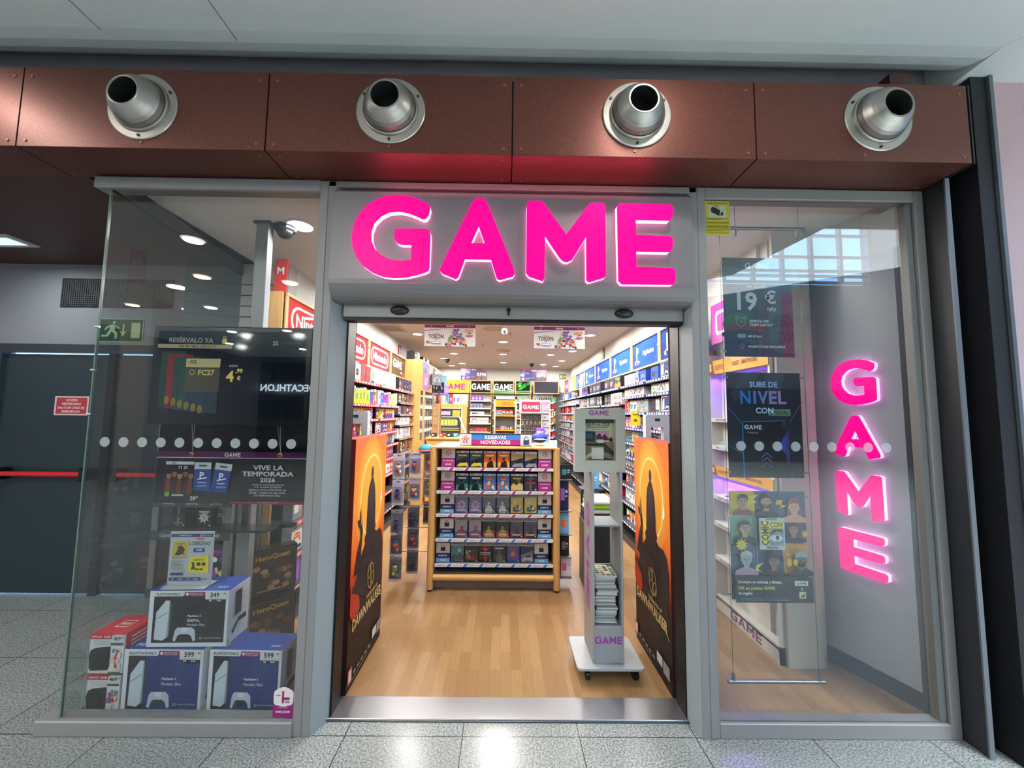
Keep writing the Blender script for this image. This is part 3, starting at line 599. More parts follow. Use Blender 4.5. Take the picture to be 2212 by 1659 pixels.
def offer_stand():
    t = thing('acrylic_sign_holder', 'white reservation price card in a clear stand on the top console box', 'sign holder', (-1.80, .20, .6405), .05)
    w, h = .235, .30
    m = MB(); m.box(-w/2-.004, -.004, 0, w/2+.004, -.0015, h+.004, '#fff', 'clear'); m.box(-w/2-.004, .0, 0, w/2+.004, .003, h+.004, '#d5d8da', 'gloss'); m.box(-w/2, -.05, 0, w/2, .06, .003, '#c8ccd0', 'gloss'); m.build('holder', t)
    m = MB(); a = Art(m, (-w/2, -.0006, .004), X, Z, w, h)
    a.rect(0, 0, 1, 1, '#dfe0de'); a.rect(0, .895, .7, .955, '#23366f'); a.rect(.72, .895, 1, .955, '#23366f'); a.text('¡RESÉRVALO YA!', .35, .925, .036, '#e8eaf0', True, maxw=.62); a.text('15', .77, .925, .034, '#e8eaf0'); a.text('SEPTIEMBRE', .89, .925, .018, '#e8eaf0', False)
    a.rect(.07, .52, .42, .82, '#d8c02c'); a.text('LOBEZNO', .245, .77, .03, '#2e2a12', maxw=.28)
    a.poly([(.12, .56), (.2, .68), (.17, .72), (.27, .74), (.36, .66), (.32, .6), (.38, .56), (.28, .58), (.22, .55)], '#3a2a1c'); a.rect(.07, .50, .42, .53, '#9aa2a6')
    a.rect(.45, .72, .95, .83, '#c7ccd0'); a.text('LOBEZNO', .7, .775, .07, '#33424e', True, maxw=.5); a.rect(.62, .85, .8, .875, '#c0382f')
    a.rrect(.56, .61, .82, .69, .02, '#2a4a8a'); a.text('39,95', .69, .65, .045, '#e8eef6', True, maxw=.22)
    a.poly([(.46, .24), (.48, .52), (.93, .55), (.95, .22)], '#e3d01e'); a.text('LOBEZNO', .7, .47, .035, '#23230f'); a.poly([(.53, .27), (.56, .38), (.52, .42), (.6, .43), (.62, .34), (.64, .26), (.6, .3)], '#3d3a16')
    for k in range(2): a.rect(.66+k*.12, .36, .75+k*.12, .42, '#38380f'); a.rect(.64+k*.1, .28, .72+k*.1, .31, '#38380f')
    for k in range(8): a.rect(.05, .45-k*.022, .38-.05*(k % 3), .458-k*.022, '#93979b')
    a.rrect(.06, .19, .36, .24, .02, '#2b3970'); a.rrect(.04, .09, .78, .15, .02, '#3b4685')
    for k in range(4): a.text(['PS5', 'XBOX', 'PC', 'GAME'][k], .13+.18*k, .12, .024, '#e0e3ee')
    a.text('GAME', .88, .12, .028, '#6a2f5d')
    m.build('printed_card', t)
offer_stand()
def television():
    t = thing('television', 'wide black flat screen hanging in the left window showing dim reservation adverts', 'screen', (-1.68, .25, 1.56))
    m = MB(); m.box(-.49, 0, 0, .49, .05, .605, '#0d0f14', 'gloss', .006); m.build('casing', t)
    m = MB(); a = Art(m, (-.455, 0, .04), X, Z, .91, .535, 'screen')
    a.rect(0, 0, 1, 1, '#0b0f18'); a.rect(.0, .86, .5, 1, '#10172a'); a.text('RESÉRVALO YA', .22, .9, .07, '#7f7c70', True, maxw=.36); a.ell(.445, .885, .018, .035, '#a79d57'); a.ring(.445, .925, .012, .022, .005, '#a79d57')
    a.rect(.0, .80, .5, .845, '#8d8562'); a.text('PS4  PS5  XBOX  SWITCH  PC', .27, .822, .025, '#20232b', maxw=.34); a.text('25', .79, .87, .05, '#8f9480'); a.text('SEPTIEMBRE', .9, .87, .03, '#4f5560', False)
    for k, c in enumerate(['#17352c', '#6b1f24', '#1a3a33', '#1c3d37', '#1d2c49', '#203038']): a.poly([(.03+k*.045, .12-k*.01), (.03+k*.045, .76-k*.03), (.2+k*.045, .76-k*.03), (.2+k*.045, .1-k*.01)], c)
    a.rect(.2, .58, .43, .68, '#9a936a'); a.text('PS5', .25, .64, .04, '#2a2b25'); a.rect(.2, .3, .43, .57, '#3d3f30'); a.text('FC27', .34, .52, .065, '#b1a45c', True); a.ring(.245, .52, .018, .03, .004, '#b1a45c')
    a.rect(.43, .28, .78, .62, '#0f131c'); a.text('DESDE', .52, .60, .025, '#8e8c80'); a.text('4', .50, .48, .13, '#bfae5e', True); a.text(',99', .56, .54, .06, '#bfae5e'); a.text('€', .56, .46, .05, '#bfae5e')
    for k in range(6): a.ell(.09+k*.045, .2-.02*k, .018, .05, '#6d5f2a', 8)
    m.build('display', t)
    m = MB(); m.box(-.3, .05, .15, .3, .075, .45, '#16181b', 'gloss'); m.build('mount', t)
television()
def curved_panel():
    t = thing('curved_screen', 'black curved gaming screen standing behind the hanging television', 'screen', (-1.68, .42, 1.26))
    m = MB(); n = 12; vs = []
    for z in (0, .42):
        for k in range(n+1):
            u = k/n-.5; vs.append((u*.95, -.35*u*u, z+.05*u*(z == 0)))
    F = [(k, k+1, n+2+k, n+1+k) for k in range(n)]; m.mesh(vs, F, '#0b0d11', 'gloss'); m.mesh([(x, y+.03, z) for x, y, z in vs], [tuple(reversed(f)) for f in F], '#0b0d11', 'gloss'); m.build('panel', t)
    m = MB(); m.cyl((0, .05, -.36), (0, .05, .2), .02, '#15171a', 'gloss'); m.box(-.2, -.05, -.375, .2, .1, -.36, '#15171a', 'gloss'); m.build('stand', t)
curved_panel()
def hang_banner():
    t = thing('hanging_banner', 'dark motor racing season poster with purple header hanging inside the left window', 'banner', (-1.6, .2, 1.105))
    w, h = .885, .30
    m = MB(); m.box(-w/2, 0, 0, w/2, .004, h, '#17161c', 'gloss'); a = Art(m, (-w/2, 0, 0), X, Z, w, h, 'gloss')
    a.rect(0, .885, 1, 1, '#4b1440'); a.rect(0, .87, 1, .885, '#b7b1b8'); a.game(.50, .94, .085, '#cfc6cc')
    a.rect(.06, .1, .255, .80, '#2b2450'); a.rect(.065, .74, .25, .80, '#c6ccd4'); a.text('PS5', .12, .77, .045, '#31343c'); a.rect(.07, .12, .25, .74, '#1a120f'); a.text('F1 25', .18, .685, .06, '#c9c9c6', True)
    r = random.Random(3)
    for k in range(5): a.ell(.09+k*.037, .52+.04*(k % 2), .017, .06, ['#9a6a44', '#8d5c3e', '#b07a4f', '#7d4a33', '#94603f'][k], 10); a.ell(.09+k*.037, .59+.04*(k % 2), .018, .035, '#20140f', 8)
    for k in range(5): a.poly([(.072+k*.036, .18), (.075+k*.036, .46), (.105+k*.036, .46), (.108+k*.036, .18)], ['#7c2f1d', '#2b2522', '#54361f', '#33201a', '#6e2a1b'][k])
    a.rect(.075, .13, .105, .21, '#5fae3c'); a.rect(.12, .14, .2, .17, '#b8b8b8')
    for k, (x0, ro) in enumerate(((.26, 0), (.375, -.14))):
        def q(x, y): return (x0+x+y*ro*-.34, y+.24+(x*ro*2.2))
        a.poly([q(0, 0), q(.11, 0), q(.11, .55), q(0, .55)], '#22418c'); a.poly([q(0, .42), q(.11, .42), q(.11, .55), q(0, .55)], '#bfc4c8'); a.poly([q(.03, .47), q(.08, .47), q(.08, .5), q(.03, .5)], '#2a2c30')
        px, py = q(.055, .30); a.text('P', px-.003, py, .13, '#dfe5ee'); a.poly([(px-.03, py-.07), (px+.03, py-.03), (px+.03, py-.055), (px-.03, py-.09)], '#dfe5ee'); a.text('PlayStation', px, py-.14, .035, '#dfe5ee', maxw=.08)
        a.rect(px-.035, py-.2, px+.035, py-.19, '#8fa0c8'); a.rect(px-.03, py-.22, px+.03, py-.21, '#8fa0c8')
    a.text('28', .265, .1, .08, '#c9c9c9'); a.text(',99', .29, .115, .045, '#c9c9c9')
    for s, y, hh in (('VIVE LA', .70, .095), ('TEMPORADA', .58, .095), ('2026', .465, .085)): a.text(s, .75, y, hh, '#c9c9c9', True, maxw=.42, sx=1.35)
    for k, s in enumerate(('OBTÉN LA ACTUALIZACIÓN DE', 'TU F1 25 CON LAS TARJETAS', 'REGALO DE PLAYSTATION EN', 'GAME Y DISFRUTA DEL PACK', 'DE TEMPORADA 2026')): a.text(s, .755, .375-k*.052, .034, '#b6b6b8', True, maxw=.42, sx=1.2)
    a.poly([(.5, .06), (1, .06), (1, 0), (.53, 0)], '#7c1d2e'); a.text('TU JUEGO FAVORITO AL MEJOR PRECIO', .76, .03, .02, '#d9a8b0', False)
    m.build('printed_panel', t)
    m = MB()
    for x in (-.24, .28):
        m.lathe([(.012, 0), (.014, -.002), (.006, -.004)], (x, .0, h*.94), (0, 1, 0), '#a48b4a', 'metal', 12)
        m.cyl((x, .005, h*.95), (x-.06, .06, h+.154), .001, '#9a9a9a', 'metal', 5); m.cyl((x, .005, h*.95), (x-.045, .06, h+.154), .001, '#9a9a9a', 'metal', 5)
    m.build('hanging_wire', t)
hang_banner()
def stickers():
    for nm, n, x0, dx, z, lab in (('left', 11, -2.145, .0998, 1.472, 'left'), ('right', 10, 1.198, .1001, 1.49, 'right')):
        for k in range(n):
            m = MB(); q = 24; m.face([(.0265*math.cos(2*PI*i/q), 0, .0265*math.sin(2*PI*i/q)) for i in range(q)], '#b7c3c3', 'frost')
            tag(m.build('glass_dot', None, (x0+k*dx, -.0065, z)), 'frosted round safety dot on the %s window pane, %s from the left' % (lab, ORD[k]), 'sticker', 'frosted safety dots on the panes')
    m = MB(); w, h = .105, .14
    a = Art(m, (-1.165, -.0055, .083), X, Z, w, h); a.rect(0, 0, 1, .5, '#8b1f6c'); a.poly([(.5+.49*math.cos(k*PI/12), .72+.34*math.sin(k*PI/12)) for k in range(24)], '#dcd6d6')
    a.rrect(.02, .42, .98, .98, .2, '#dcd6d6'); a.rect(.42, .5, .52, .92, '#8b1f4c'); a.rect(.42, .62, .8, .7, '#8b1f4c'); a.text('LÍNEA', .24, .78, .06, '#6a3a5c'); a.text('22h', .68, .56, .09, '#4a2a4c')
    a.text('LUNES A SÁBADO', .5, .36, .04, '#e6c9de', False, maxw=.75); a.text('10:00 | 22:00', .5, .2, .1, '#f2e2ee', True, maxw=.85)
    tag(m.build('opening_hours_sticker'), 'purple and white opening hours sticker at the bottom of the left pane', 'sticker')
    m = MB(); a = Art(m, (1.138, -.0055, 2.678), X, Z, .14, .203); a.rect(0, 0, 1, 1, '#b3ab35'); a.text('ZONA VIDEOVIGILADA', .5, .935, .05, '#2e2c10', True, maxw=.86); a.rect(.14, .53, .86, .88, '#a9b8a4')
    a.poly([(.24, .78), (.30, .84), (.62, .74), (.58, .56), (.24, .68)], '#1f2421'); a.poly([(.62, .64), (.72, .70), (.74, .60), (.64, .56)], '#1f2421'); a.rect(.44, .78, .47, .86, '#1f2421'); a.rect(.35, .85, .58, .865, '#1f2421')
    for y in (.48, .45, .37, .34, .27, .24, .21, .15, .12, .06): a.rect(.04, y, .95 if y not in (.45, .12) else .7, y+.012, '#6b6726')
    tag(m.build('surveillance_notice'), 'yellow video surveillance notice stuck to the top corner of the right pane', 'sign')
stickers()

# ---------------------------------------------------------------- right window: three posters on wires
def person(a, cx, y0, s, skin, hair, cloth, cap=None, beard=False, long=False, out='#b9c8cc'):
    k = a.W/a.H
    def P(pts): return [(cx+x*s, y0+y*s*k) for x, y in pts]
    if long: a.poly(P([(-.42, .1), (-.38, .75), (-.22, 1.15), (.2, 1.2), (.42, .8), (.46, .3), (.3, .0)]), hair)
    a.poly(P([(-.66, 0), (-.6, .25), (-.2, .42), (.2, .42), (.6, .25), (.66, 0)]), cloth)
    a.poly(P([(-.15, .32), (-.15, .55), (.15, .55), (.15, .32)]), skin)
    a.ell(cx, y0+.82*s*k, .27*s, .34*s*k, skin, 18)
    for q in (-.28, .28): a.ell(cx+q*s, y0+.8*s*k, .04*s, .08*s*k, skin, 8)
    if cap: a.poly(P([(-.33, .95), (-.3, 1.18), (-.1, 1.3), (.12, 1.3), (.3, 1.18), (.34, .95), (0, 1.02)]), cap)
    else: a.poly(P([(-.3, .85), (-.34, 1.1), (-.2, 1.25), (.05, 1.32), (.28, 1.22), (.34, 1.05), (.29, .85), (.24, 1.02), (0, 1.05), (-.22, 1.0)]), hair)
    for q in (-.1, .1): a.ell(cx+q*s, y0+.85*s*k, .035*s, .022*s*k, '#20191a', 8); a.rect(cx+(q-.06)*s, y0+.90*s*k, cx+(q+.06)*s, y0+.925*s*k, hair if not cap else '#3a2a22')
    a.poly(P([(-.02, .84), (-.05, .71), (.05, .71), (.02, .84)]), tuple(v*.75 for v in lin(skin)))
    if beard: a.poly(P([(-.25, .78), (-.2, .52), (0, .46), (.2, .52), (.25, .78), (.1, .68), (-.1, .68)]), hair)
    a.ell(cx, y0+.62*s*k, .07*s, .02*s*k, '#8c4a42', 8)
def wire_posters():
    def poster(label, x0, x1, z0, z1, fn):
        t = thing('wire_poster', label, 'poster', ((x0+x1)/2, .219, z0)); w, h = x1-x0, z1-z0
        m = MB(); m.box(-w/2, 0, 0, w/2, .003, h, '#30343b', 'gloss'); a = Art(m, (-w/2, 0, 0), X, Z, w, h, 'gloss'); fn(a); m.build('printed_sheet', t)
        for sx in (-1, 1):
            for z in (.05*h, .95*h):
                m = MB(); m.cyl((sx*(w/2-.008), -.002, z), (sx*(w/2+.022), -.002, z), .005, '#a8888f', 'metal', 8); m.build('clip', t)
    def p1(a):
        a.rect(0, 0, 1, 1, '#38525c'); a.poly([(0, 1), (1, 1), (1, .8), (0, .92)], '#202b35'); a.poly([(.78, .0), (.86, .65), (1, .65), (1, 0)], '#6b1d45'); a.poly([(.0, .0), (.0, .22), (.5, .1), (.8, .16), (.86, 0)], '#2c3d55')
        a.ell(.2, .32, .22, .12, '#3f6b52', 18); a.ell(.3, .28, .3, .06, '#71444e', 18); a.ell(.25, .22, .3, .05, '#33434f', 18)
        a.game(.5, .915, .065, '#b9c4c6'); a.text('PREMIUM', .74, .82, .03, '#8fa5ad', maxw=.2); a.text('PER NOMÉS', .48, .705, .036, '#c3d0d0', True); a.text('19', .34, .555, .19, '#c3d2cf', True); a.text('€', .68, .60, .14, '#c3d2cf', True); a.text('/añy', .69, .475, .055, '#c3d2cf', True, maxw=.28)
        a.text('OFERTA PER', .36, .355, .027, '#d5dcdc', True, align='l', maxw=.4); a.text('TEMPS LIMITAT*', .36, .318, .027, '#d5dcdc', True, align='l', maxw=.42)
        a.text('MÉS ESTALVI', .33, .205, .024, '#d5dcdc', True, align='l'); a.text('AVANTATGES EXCLUSIUS', .33, .1, .024, '#d5dcdc', True, align='l', maxw=.55)
        a.ring(.24, .345, .065, .045, .007, '#9fb6bb'); a.line(.24, .345, .24, .375, .008, '#9fb6bb'); a.line(.24, .345, .27, .345, .008, '#9fb6bb'); a.ring(.18, .385, .025, .015, .006, '#9fb6bb'); a.ring(.30, .385, .025, .015, .006, '#9fb6bb')
        a.rrect(.18, .185, .30, .225, .02, '#7d97a8'); a.star(.24, .1, .05, 5, .45, '#a58aa2'); a.star(.24, .1, .036, 5, .45, '#2c3d55')
    def p2(a):
        a.rect(0, 0, 1, 1, '#20232c'); a.poly([(.25, 1), (.45, 1), (.3, .8), (.1, .72), (.05, .8)], '#2e3642'); a.poly([(.5, 1), (.8, 1), (.7, .75), (.6, .7)], '#343842')
        a.text('SUBE DE', .5, .885, .055, '#8fb6dc', True, maxw=.5); a.rect(.15, .0, .17, .0, '#000')
        for s, x, c in (('N', .25, '#2f79c9'), ('I', .375, '#4c7fca'), ('V', .485, '#6a80c4'), ('E', .62, '#8e7fc0'), ('L', .745, '#a683b8')): a.text(s, x, .76, .125, c, True, maxw=.14)
        a.text('CON', .5, .635, .058, '#a9c6e0', True)
        a.poly([(.2, .0), (.2, .50), (.23, .53), (.77, .53), (.8, .50), (.84, .0)], '#121119'); a.line(.195, 0, .195, .5, .012, '#2a84d6'); a.line(.2, .525, .78, .54, .008, '#3b6fb0'); a.line(.80, .5, .82, .0, .006, '#5b3a8a')
        a.poly([(.66, .30), (.80, .44), (.80, .2), (.74, .24)], '#314a9c'); a.poly([(.78, .38), (.81, .44), (.81, .1), (.76, .2)], '#4a2d7a')
        a.game(.335, .475, .045, '#c2c8cc'); a.text('Premium', .26, .425, .02, '#a9adb2', False, align='l'); a.ring(.745, .50, .025, .022, .004, '#3b8fb0')
        for k in range(3): y = .10+.045*k; a.line(.43, y, .5, y+.045, .008, '#8f7fb4'); a.line(.5, y+.045, .57, y, .008, '#8f7fb4')
        a.line(0, .66, .2, .5, .006, '#3f8fc9'); a.line(.0, .3, .18, .22, .006, '#3f8fc9'); a.line(.82, .52, 1, .72, .006, '#a0508f'); a.line(.8, .22, 1, .3, .004, '#6a5aa0')
    def p3(a):
        a.rect(0, 0, 1, 1, '#1c2c3c'); b0 = .235
        cells = [(0, .77, .33, 1, '#c9ad22'), (.33, .77, .66, 1, '#2e4a72'), (.66, .72, 1, 1, '#3d5570'), (0, .52, .35, .77, '#6fa08c'), (.65, .52, 1, .74, '#2b2c55'), (0, b0, .35, .52, '#3b5c80'), (.35, b0, .7, .5, '#35466c'), (.68, b0, 1, .52, '#c58f3e')]
        for x0, y0, x1, y1, c in cells: a.rect(x0, y0, x1, y1, c)
        for k in range(8): a.line(.1, .62, .1+.25*math.cos(-1+k*.35), .62+.14*math.sin(-1+k*.35), .01, '#b9ad4a')
        a.poly([(.2, .86), (.36, .90), (.3, .92), (.38, .97), (.22, .96)], '#d8bb2c'); a.poly([(.62, .92), (.7, .92), (.68, .88), (.75, .87), (.66, .84), (.68, .875), (.6, .88)], '#e0a92c')
        L = '#b7c6ca'
        for q in ((0, .77, .35, .775), (.32, .77, .65, .76), (.66, .72, 1, .715), (0, .52, .36, .525), (.6, .52, 1, .525), (.34, .235, .33, .77), (.66, .5, .7, .235)): a.line(*q, .008, L)
        person(a, .17, .775, .21, '#b98a72', '#1c1a1e', '#7a2730'); person(a, .47, .765, .23, '#c29077', '#1d1a1c', '#15161d', beard=True); person(a, .83, .715, .24, '#d0a18a', '#8a4232', '#c59680', long=True)
        person(a, .17, .525, .22, '#bfa48c', '#231e1c', '#1c2024'); person(a, .80, .53, .2, '#9c7468', '#3a2a26', '#20223a')
        person(a, .17, b0, .235, '#9cadb0', '#b8bfae', '#b08fa2'); person(a, .52, b0-.005, .225, '#8a6d62', '#20191a', '#15171c', cap='#15171c'); person(a, .87, b0, .24, '#6c6866', '#1d1c1e', '#1a2026', cap='#7fa6aa', beard=True)
        a.star(.1, .515, .085, 10, .6, '#d8c53a'); a.star(.93, .62, .06, 8, .5, '#d8a53a'); a.star(.7, .43, .03, 5, .5, '#d8b03a'); a.poly([(.28, .33), (.38, .36), (.3, .30), (.36, .27), (.27, .29)], '#d8c53a')
        a.ell(.71, .36, .03, .04, '#d8b03a'); a.ell(.79, .36, .03, .03, '#d8b03a')
        a.rect(.335, .475, .665, .765, '#c2c9cc'); a.rect(.35, .51, .65, .735, '#8c9698'); a.text('SAN DIEGO', .5, .752, .016, '#2b2f33', True, maxw=.29); a.text('MALAGA', .5, .494, .02, '#2b2f33', True, maxw=.28)
        a.rect(.355, .515, .46, .735, '#e5d43a'); a.text('COMIC', .408, .625, .07, '#22242a', True, rot=PI/2, maxw=.3); a.rect(.465, .67, .648, .735, '#e5d43a'); a.text('CON', .555, .703, .05, '#22242a', True, maxw=.16)
        a.poly([(.46, .58), (.5, .605), (.58, .615), (.645, .58), (.6, .555), (.52, .55)], '#d7dcdd'); a.ell(.565, .585, .022, .022, '#1b1d20'); a.poly([(.46, .61), (.52, .66), (.62, .665), (.645, .63), (.56, .645), (.5, .62)], '#2b2d30')
        a.rect(0, 0, 1, b0, '#13222c'); a.text('¡Compra tu entrada y llévate', .035, .18, .034, '#cfd8dc', True, align='l', maxw=.63); a.text('10€ en puntos GAME', .035, .127, .04, '#d8c93a', True, align='l', maxw=.62); a.text('de regalo!', .035, .08, .032, '#cfd8dc', True, align='l')
        a.rrect(.76, .155, .93, .195, .01, '#d3d7da'); a.game(.845, .175, .026, '#5c2a55'); a.text('x', .85, .125, .02, '#cfd8dc'); a.rect(.81, .04, .895, .1, '#c7c38a'); a.poly([(.82, .05), (.88, .09), (.88, .05)], '#2f4d48'); a.rect(.05, .02, .68, .026, '#5f7078'); a.rect(.05, .035, .68, .04, '#5f7078')
    poster('top hanging poster in the right window with large 19 euro offer', 1.358, 1.79, 2.018, 2.645, p1)
    poster('middle hanging poster in the right window, dark with level up lettering', 1.36, 1.815, 1.285, 1.92, p2)
    poster('bottom hanging poster in the right window with comic style portraits', 1.355, 1.81, .58, 1.205, p3)
    t = thing('poster_wire_rail', 'slim metal rails and wires holding three posters in the right window', 'hanging rail', (1.585, .2, .137))
    m = MB(); m.cyl((-.28, 0, 0), (.275, 0, 0), .011, '#8f9396', 'metal', 12)
    for x in (-.25, .245): m.cyl((x, 0, .0), (x, 0, .05), .009, '#8f9396', 'metal', 10)
    m.build('lower_rail', t)
    m = MB(); m.cyl((-.20, 0, 2.69), (.285, 0, 2.69), .011, '#7b8084', 'metal', 12)
    for x in (-.15, .24): m.cyl((x, 0, 2.64), (x, 0, 2.7), .008, '#c2c6c9', 'metal', 10)
    for x in (-.15, .25): m.cyl((x, 0, 2.7), (x, 0, 2.861), .0015, '#7b8084', 'metal', 6)
    m.build('upper_rail', t)
    m = MB()
    for x in (-.25, .245): m.cyl((x, 0, .04), (x, 0, 2.69), .0016, '#5b5f62', 'metal', 6)
    m.build('wire', t)
wire_posters()

# ================================================================ ENTRANCE: gates, cartons, kiosk
def poster_gate(side):
    s = -1 if side == 'left' else 1; xf = -.9 if s < 0 else 1.015
    y0, y1 = .262, .88; H = 1.48
    t = thing('gate_cover', 'tall cardboard gate cover with hooded figure before an orange eclipse, %s of the doorway' % side, 'display', (xf, y0, .013 if False else .001), 0, 'cardboard covers at the doorway')
    m = MB(); m.box(0, 0, 0, s*.1, y1-y0, H, '#7a1d1a', 'paint', .002); L = y1-y0
    # printed inner face: x runs from the door side as one reads it
    if s < 0: a = Art(m, (0, 0, 0), Y, Z, L, H)
    else: a = Art(m, (0, L, 0), -Y, Z, L, H)
    bands = ['#2a150f', '#35190f', '#4a1d10', '#7a2a14', '#b5401a', '#d95a1e', '#e4702a', '#e67a2b', '#e5742b', '#df6a2c']
    n = 40
    def mixc(u, A, B): A, B = lin(A), lin(B); return tuple(A[i]*(1-u)+B[i]*u for i in range(3))
    stops = [(0, '#1c120f'), (.2, '#241410'), (.33, '#3a1a10'), (.42, '#b03a18'), (.55, '#dd6a24'), (.7, '#e98a2e'), (.85, '#e8832e'), (1, '#dd6a30')]
    for k in range(n):
        u = (k+.5)/n
        for (u0, c0), (u1, c1) in zip(stops, stops[1:]):
            if u0 <= u <= u1: a.rect(0, k/n, 1, (k+1)/n, mixc((u-u0)/(u1-u0), c0, c1)); a.e -= a.de
    a.e += a.de
    for r, c in ((.50, '#e98e2f'), (.44, '#ec9a33'), (.40, '#eda338')): a.ell(.5, .74, r*.9, r*.52, c, 32)
    for r, c in ((.335, '#f3c04a'), ): a.ring(.52, .735, r+.012, .188, .034, c, 48)
    a.ring(.52, .735, .335, .18, .012, '#fbeaa8', 48); a.ell(.85 if s < 0 else .86, .70, .025, .028, '#fdf3cf')
    D = '#2c2122'; D2 = '#3c2b2b'
    a.tess([[(.515, .865), (.545, .85), (.55, .825), (.535, .81), (.56, .80), (.60, .775), (.63, .735), (.645, .67), (.65, .60), (.69, .575), (.655, .56), (.72, .545), (.84, .545), (.92, .52), (.965, .46), (.96, .37), (.90, .33), (.97, .27), (.93, .22), (.6, .14), (.25, .2), (.10, .27), (.18, .33), (.12, .40), (.22, .46), (.30, .51), (.36, .53), (.34, .555), (.385, .58), (.39, .66), (.40, .73), (.425, .775), (.47, .80), (.495, .81), (.48, .825), (.485, .85)]], D)
    a.ell(.515, .838, .032, .018, D2, 12); a.poly([(.45, .785), (.57, .785), (.60, .62), (.43, .62)], D2)
    for q in range(7): a.line(.42+.035*q, .70-.01*(q % 2), .36+.06*q, .36+.02*(q % 3), .006, D2)
    a.poly([(.08, .44), (.14, .52), (.22, .58), (.19, .63), (.23, .66), (.27, .60), (.24, .5), (.6, .47), (.78, .44), (.6, .40), (.3, .43)], '#241a1b')
    a.poly([(.17, .62), (.12, .66), (.18, .655), (.2, .72), (.235, .65)], '#241a1b'); a.line(.22, .63, .20, .71, .012, '#d9a03e')
    a.line(.25, .46, .6, .44, .004, '#6d4438'); a.line(.62, .60, .72, .4, .004, '#7b4a2a'); a.line(.4, .6, .3, .34, .004, '#5b3430')
    a.poly([(.0, .30), (.0, .42), (.22, .36), (.26, .28), (.1, .25)], '#a8301a'); a.poly([(.02, .385), (.4, .30), (.95, .2), (.98, .215), (.4, .325), (.05, .405)], '#332420')
    a.line(.72, .255, .97, .205, .012, '#b5a03a')
    a.ring(.56, .365, .1, .055, .012, '#b08f52', 32, ); a.line(.56, .30, .56, .43, .012, '#b08f52'); a.ring(.62, .345, .05, .03, .01, '#b08f52', 20); a.ring(.50, .39, .05, .03, .01, '#b08f52', 20)
    a.text('THE BLOOD OF', .62, .285, .016, '#c2a46a', True, maxw=.4); a.text('DAWNWALKER', .5, .245, .046, '#c9ab70', True, maxw=.86)
    for k in range(6): a.rect(.04+.1*k, .045, .10+.1*k, .055, '#9a9490')
    a.rect(.0, .03, .1, .09, '#b7545a'); a.rect(.02, .04, .08, .08, '#e4cfc4'); a.rect(.66, .06, .8, .1, '#c9c9c9'); a.rect(.82, .05, .97, .1, '#8b8b88'); a.rect(.04, .03, .5, .035, '#77716c')
    m.build('cardboard_cover', t)
    m = MB()   # narrow dark red edge facing the walkway, with its own lettering
    if s < 0: a = Art(m, (-.1, 0, 0), X, Z, .1, H)
    else: a = Art(m, (0, 0, 0), X, Z, .1, H)
    for k in range(24): u = k/24.; a.rect(0, k/24., 1, (k+1)/24., mixc(min(1, u*1.4), '#1c0f12', '#7c2222')); a.e -= a.de
    a.e += a.de
    if s < 0: a.text('DAWNWALKER', .45, .53, .045, '#8f6a45', True, rot=PI/2, maxw=5.2, sx=1.15)
    else: a.text('THE BLOOD OF', .5, .60, .028, '#8f6a55', True, rot=PI/2, maxw=5)
    m.build('printed_edge', t)
poster_gate('left'); poster_gate('right')
def antenna_gate(side, x):
    t = thing('security_gate', 'light grey anti-theft gate with arched opening, %s of the entrance' % side, 'security gate', (x, 1.0, .001), 0, 'anti-theft gates')
    m = MB(); w, H, T = .19, 1.655, .06; lo = [(-w/2, 0), (w/2, 0), (w/2, H-.01), (w/2-.01, H), (-w/2+.01, H), (-w/2, H-.01)]; hole = [(-w/2+.045, .25), (-w/2+.045, H-.1), (w/2-.045, H-.1), (w/2-.045, .25)]
    m.prism([lo, hole], (0, -T/2, 0), X, Z, T, '#c9ccd1', mat='gloss'); m.build('gate_frame', t)
    m = MB(); m.box(-.02, -T/2-.002, H-.05, .02, -T/2, H-.03, '#33363a', 'gloss'); m.build('badge', t)
    m = MB(); m.box(-w/2-.03, -.1, 0, w/2+.03, .1, .02, '#9da1a6', 'gloss', .004); m.build('foot_plate', t)
antenna_gate('left', -1.18); antenna_gate('right', 1.235)
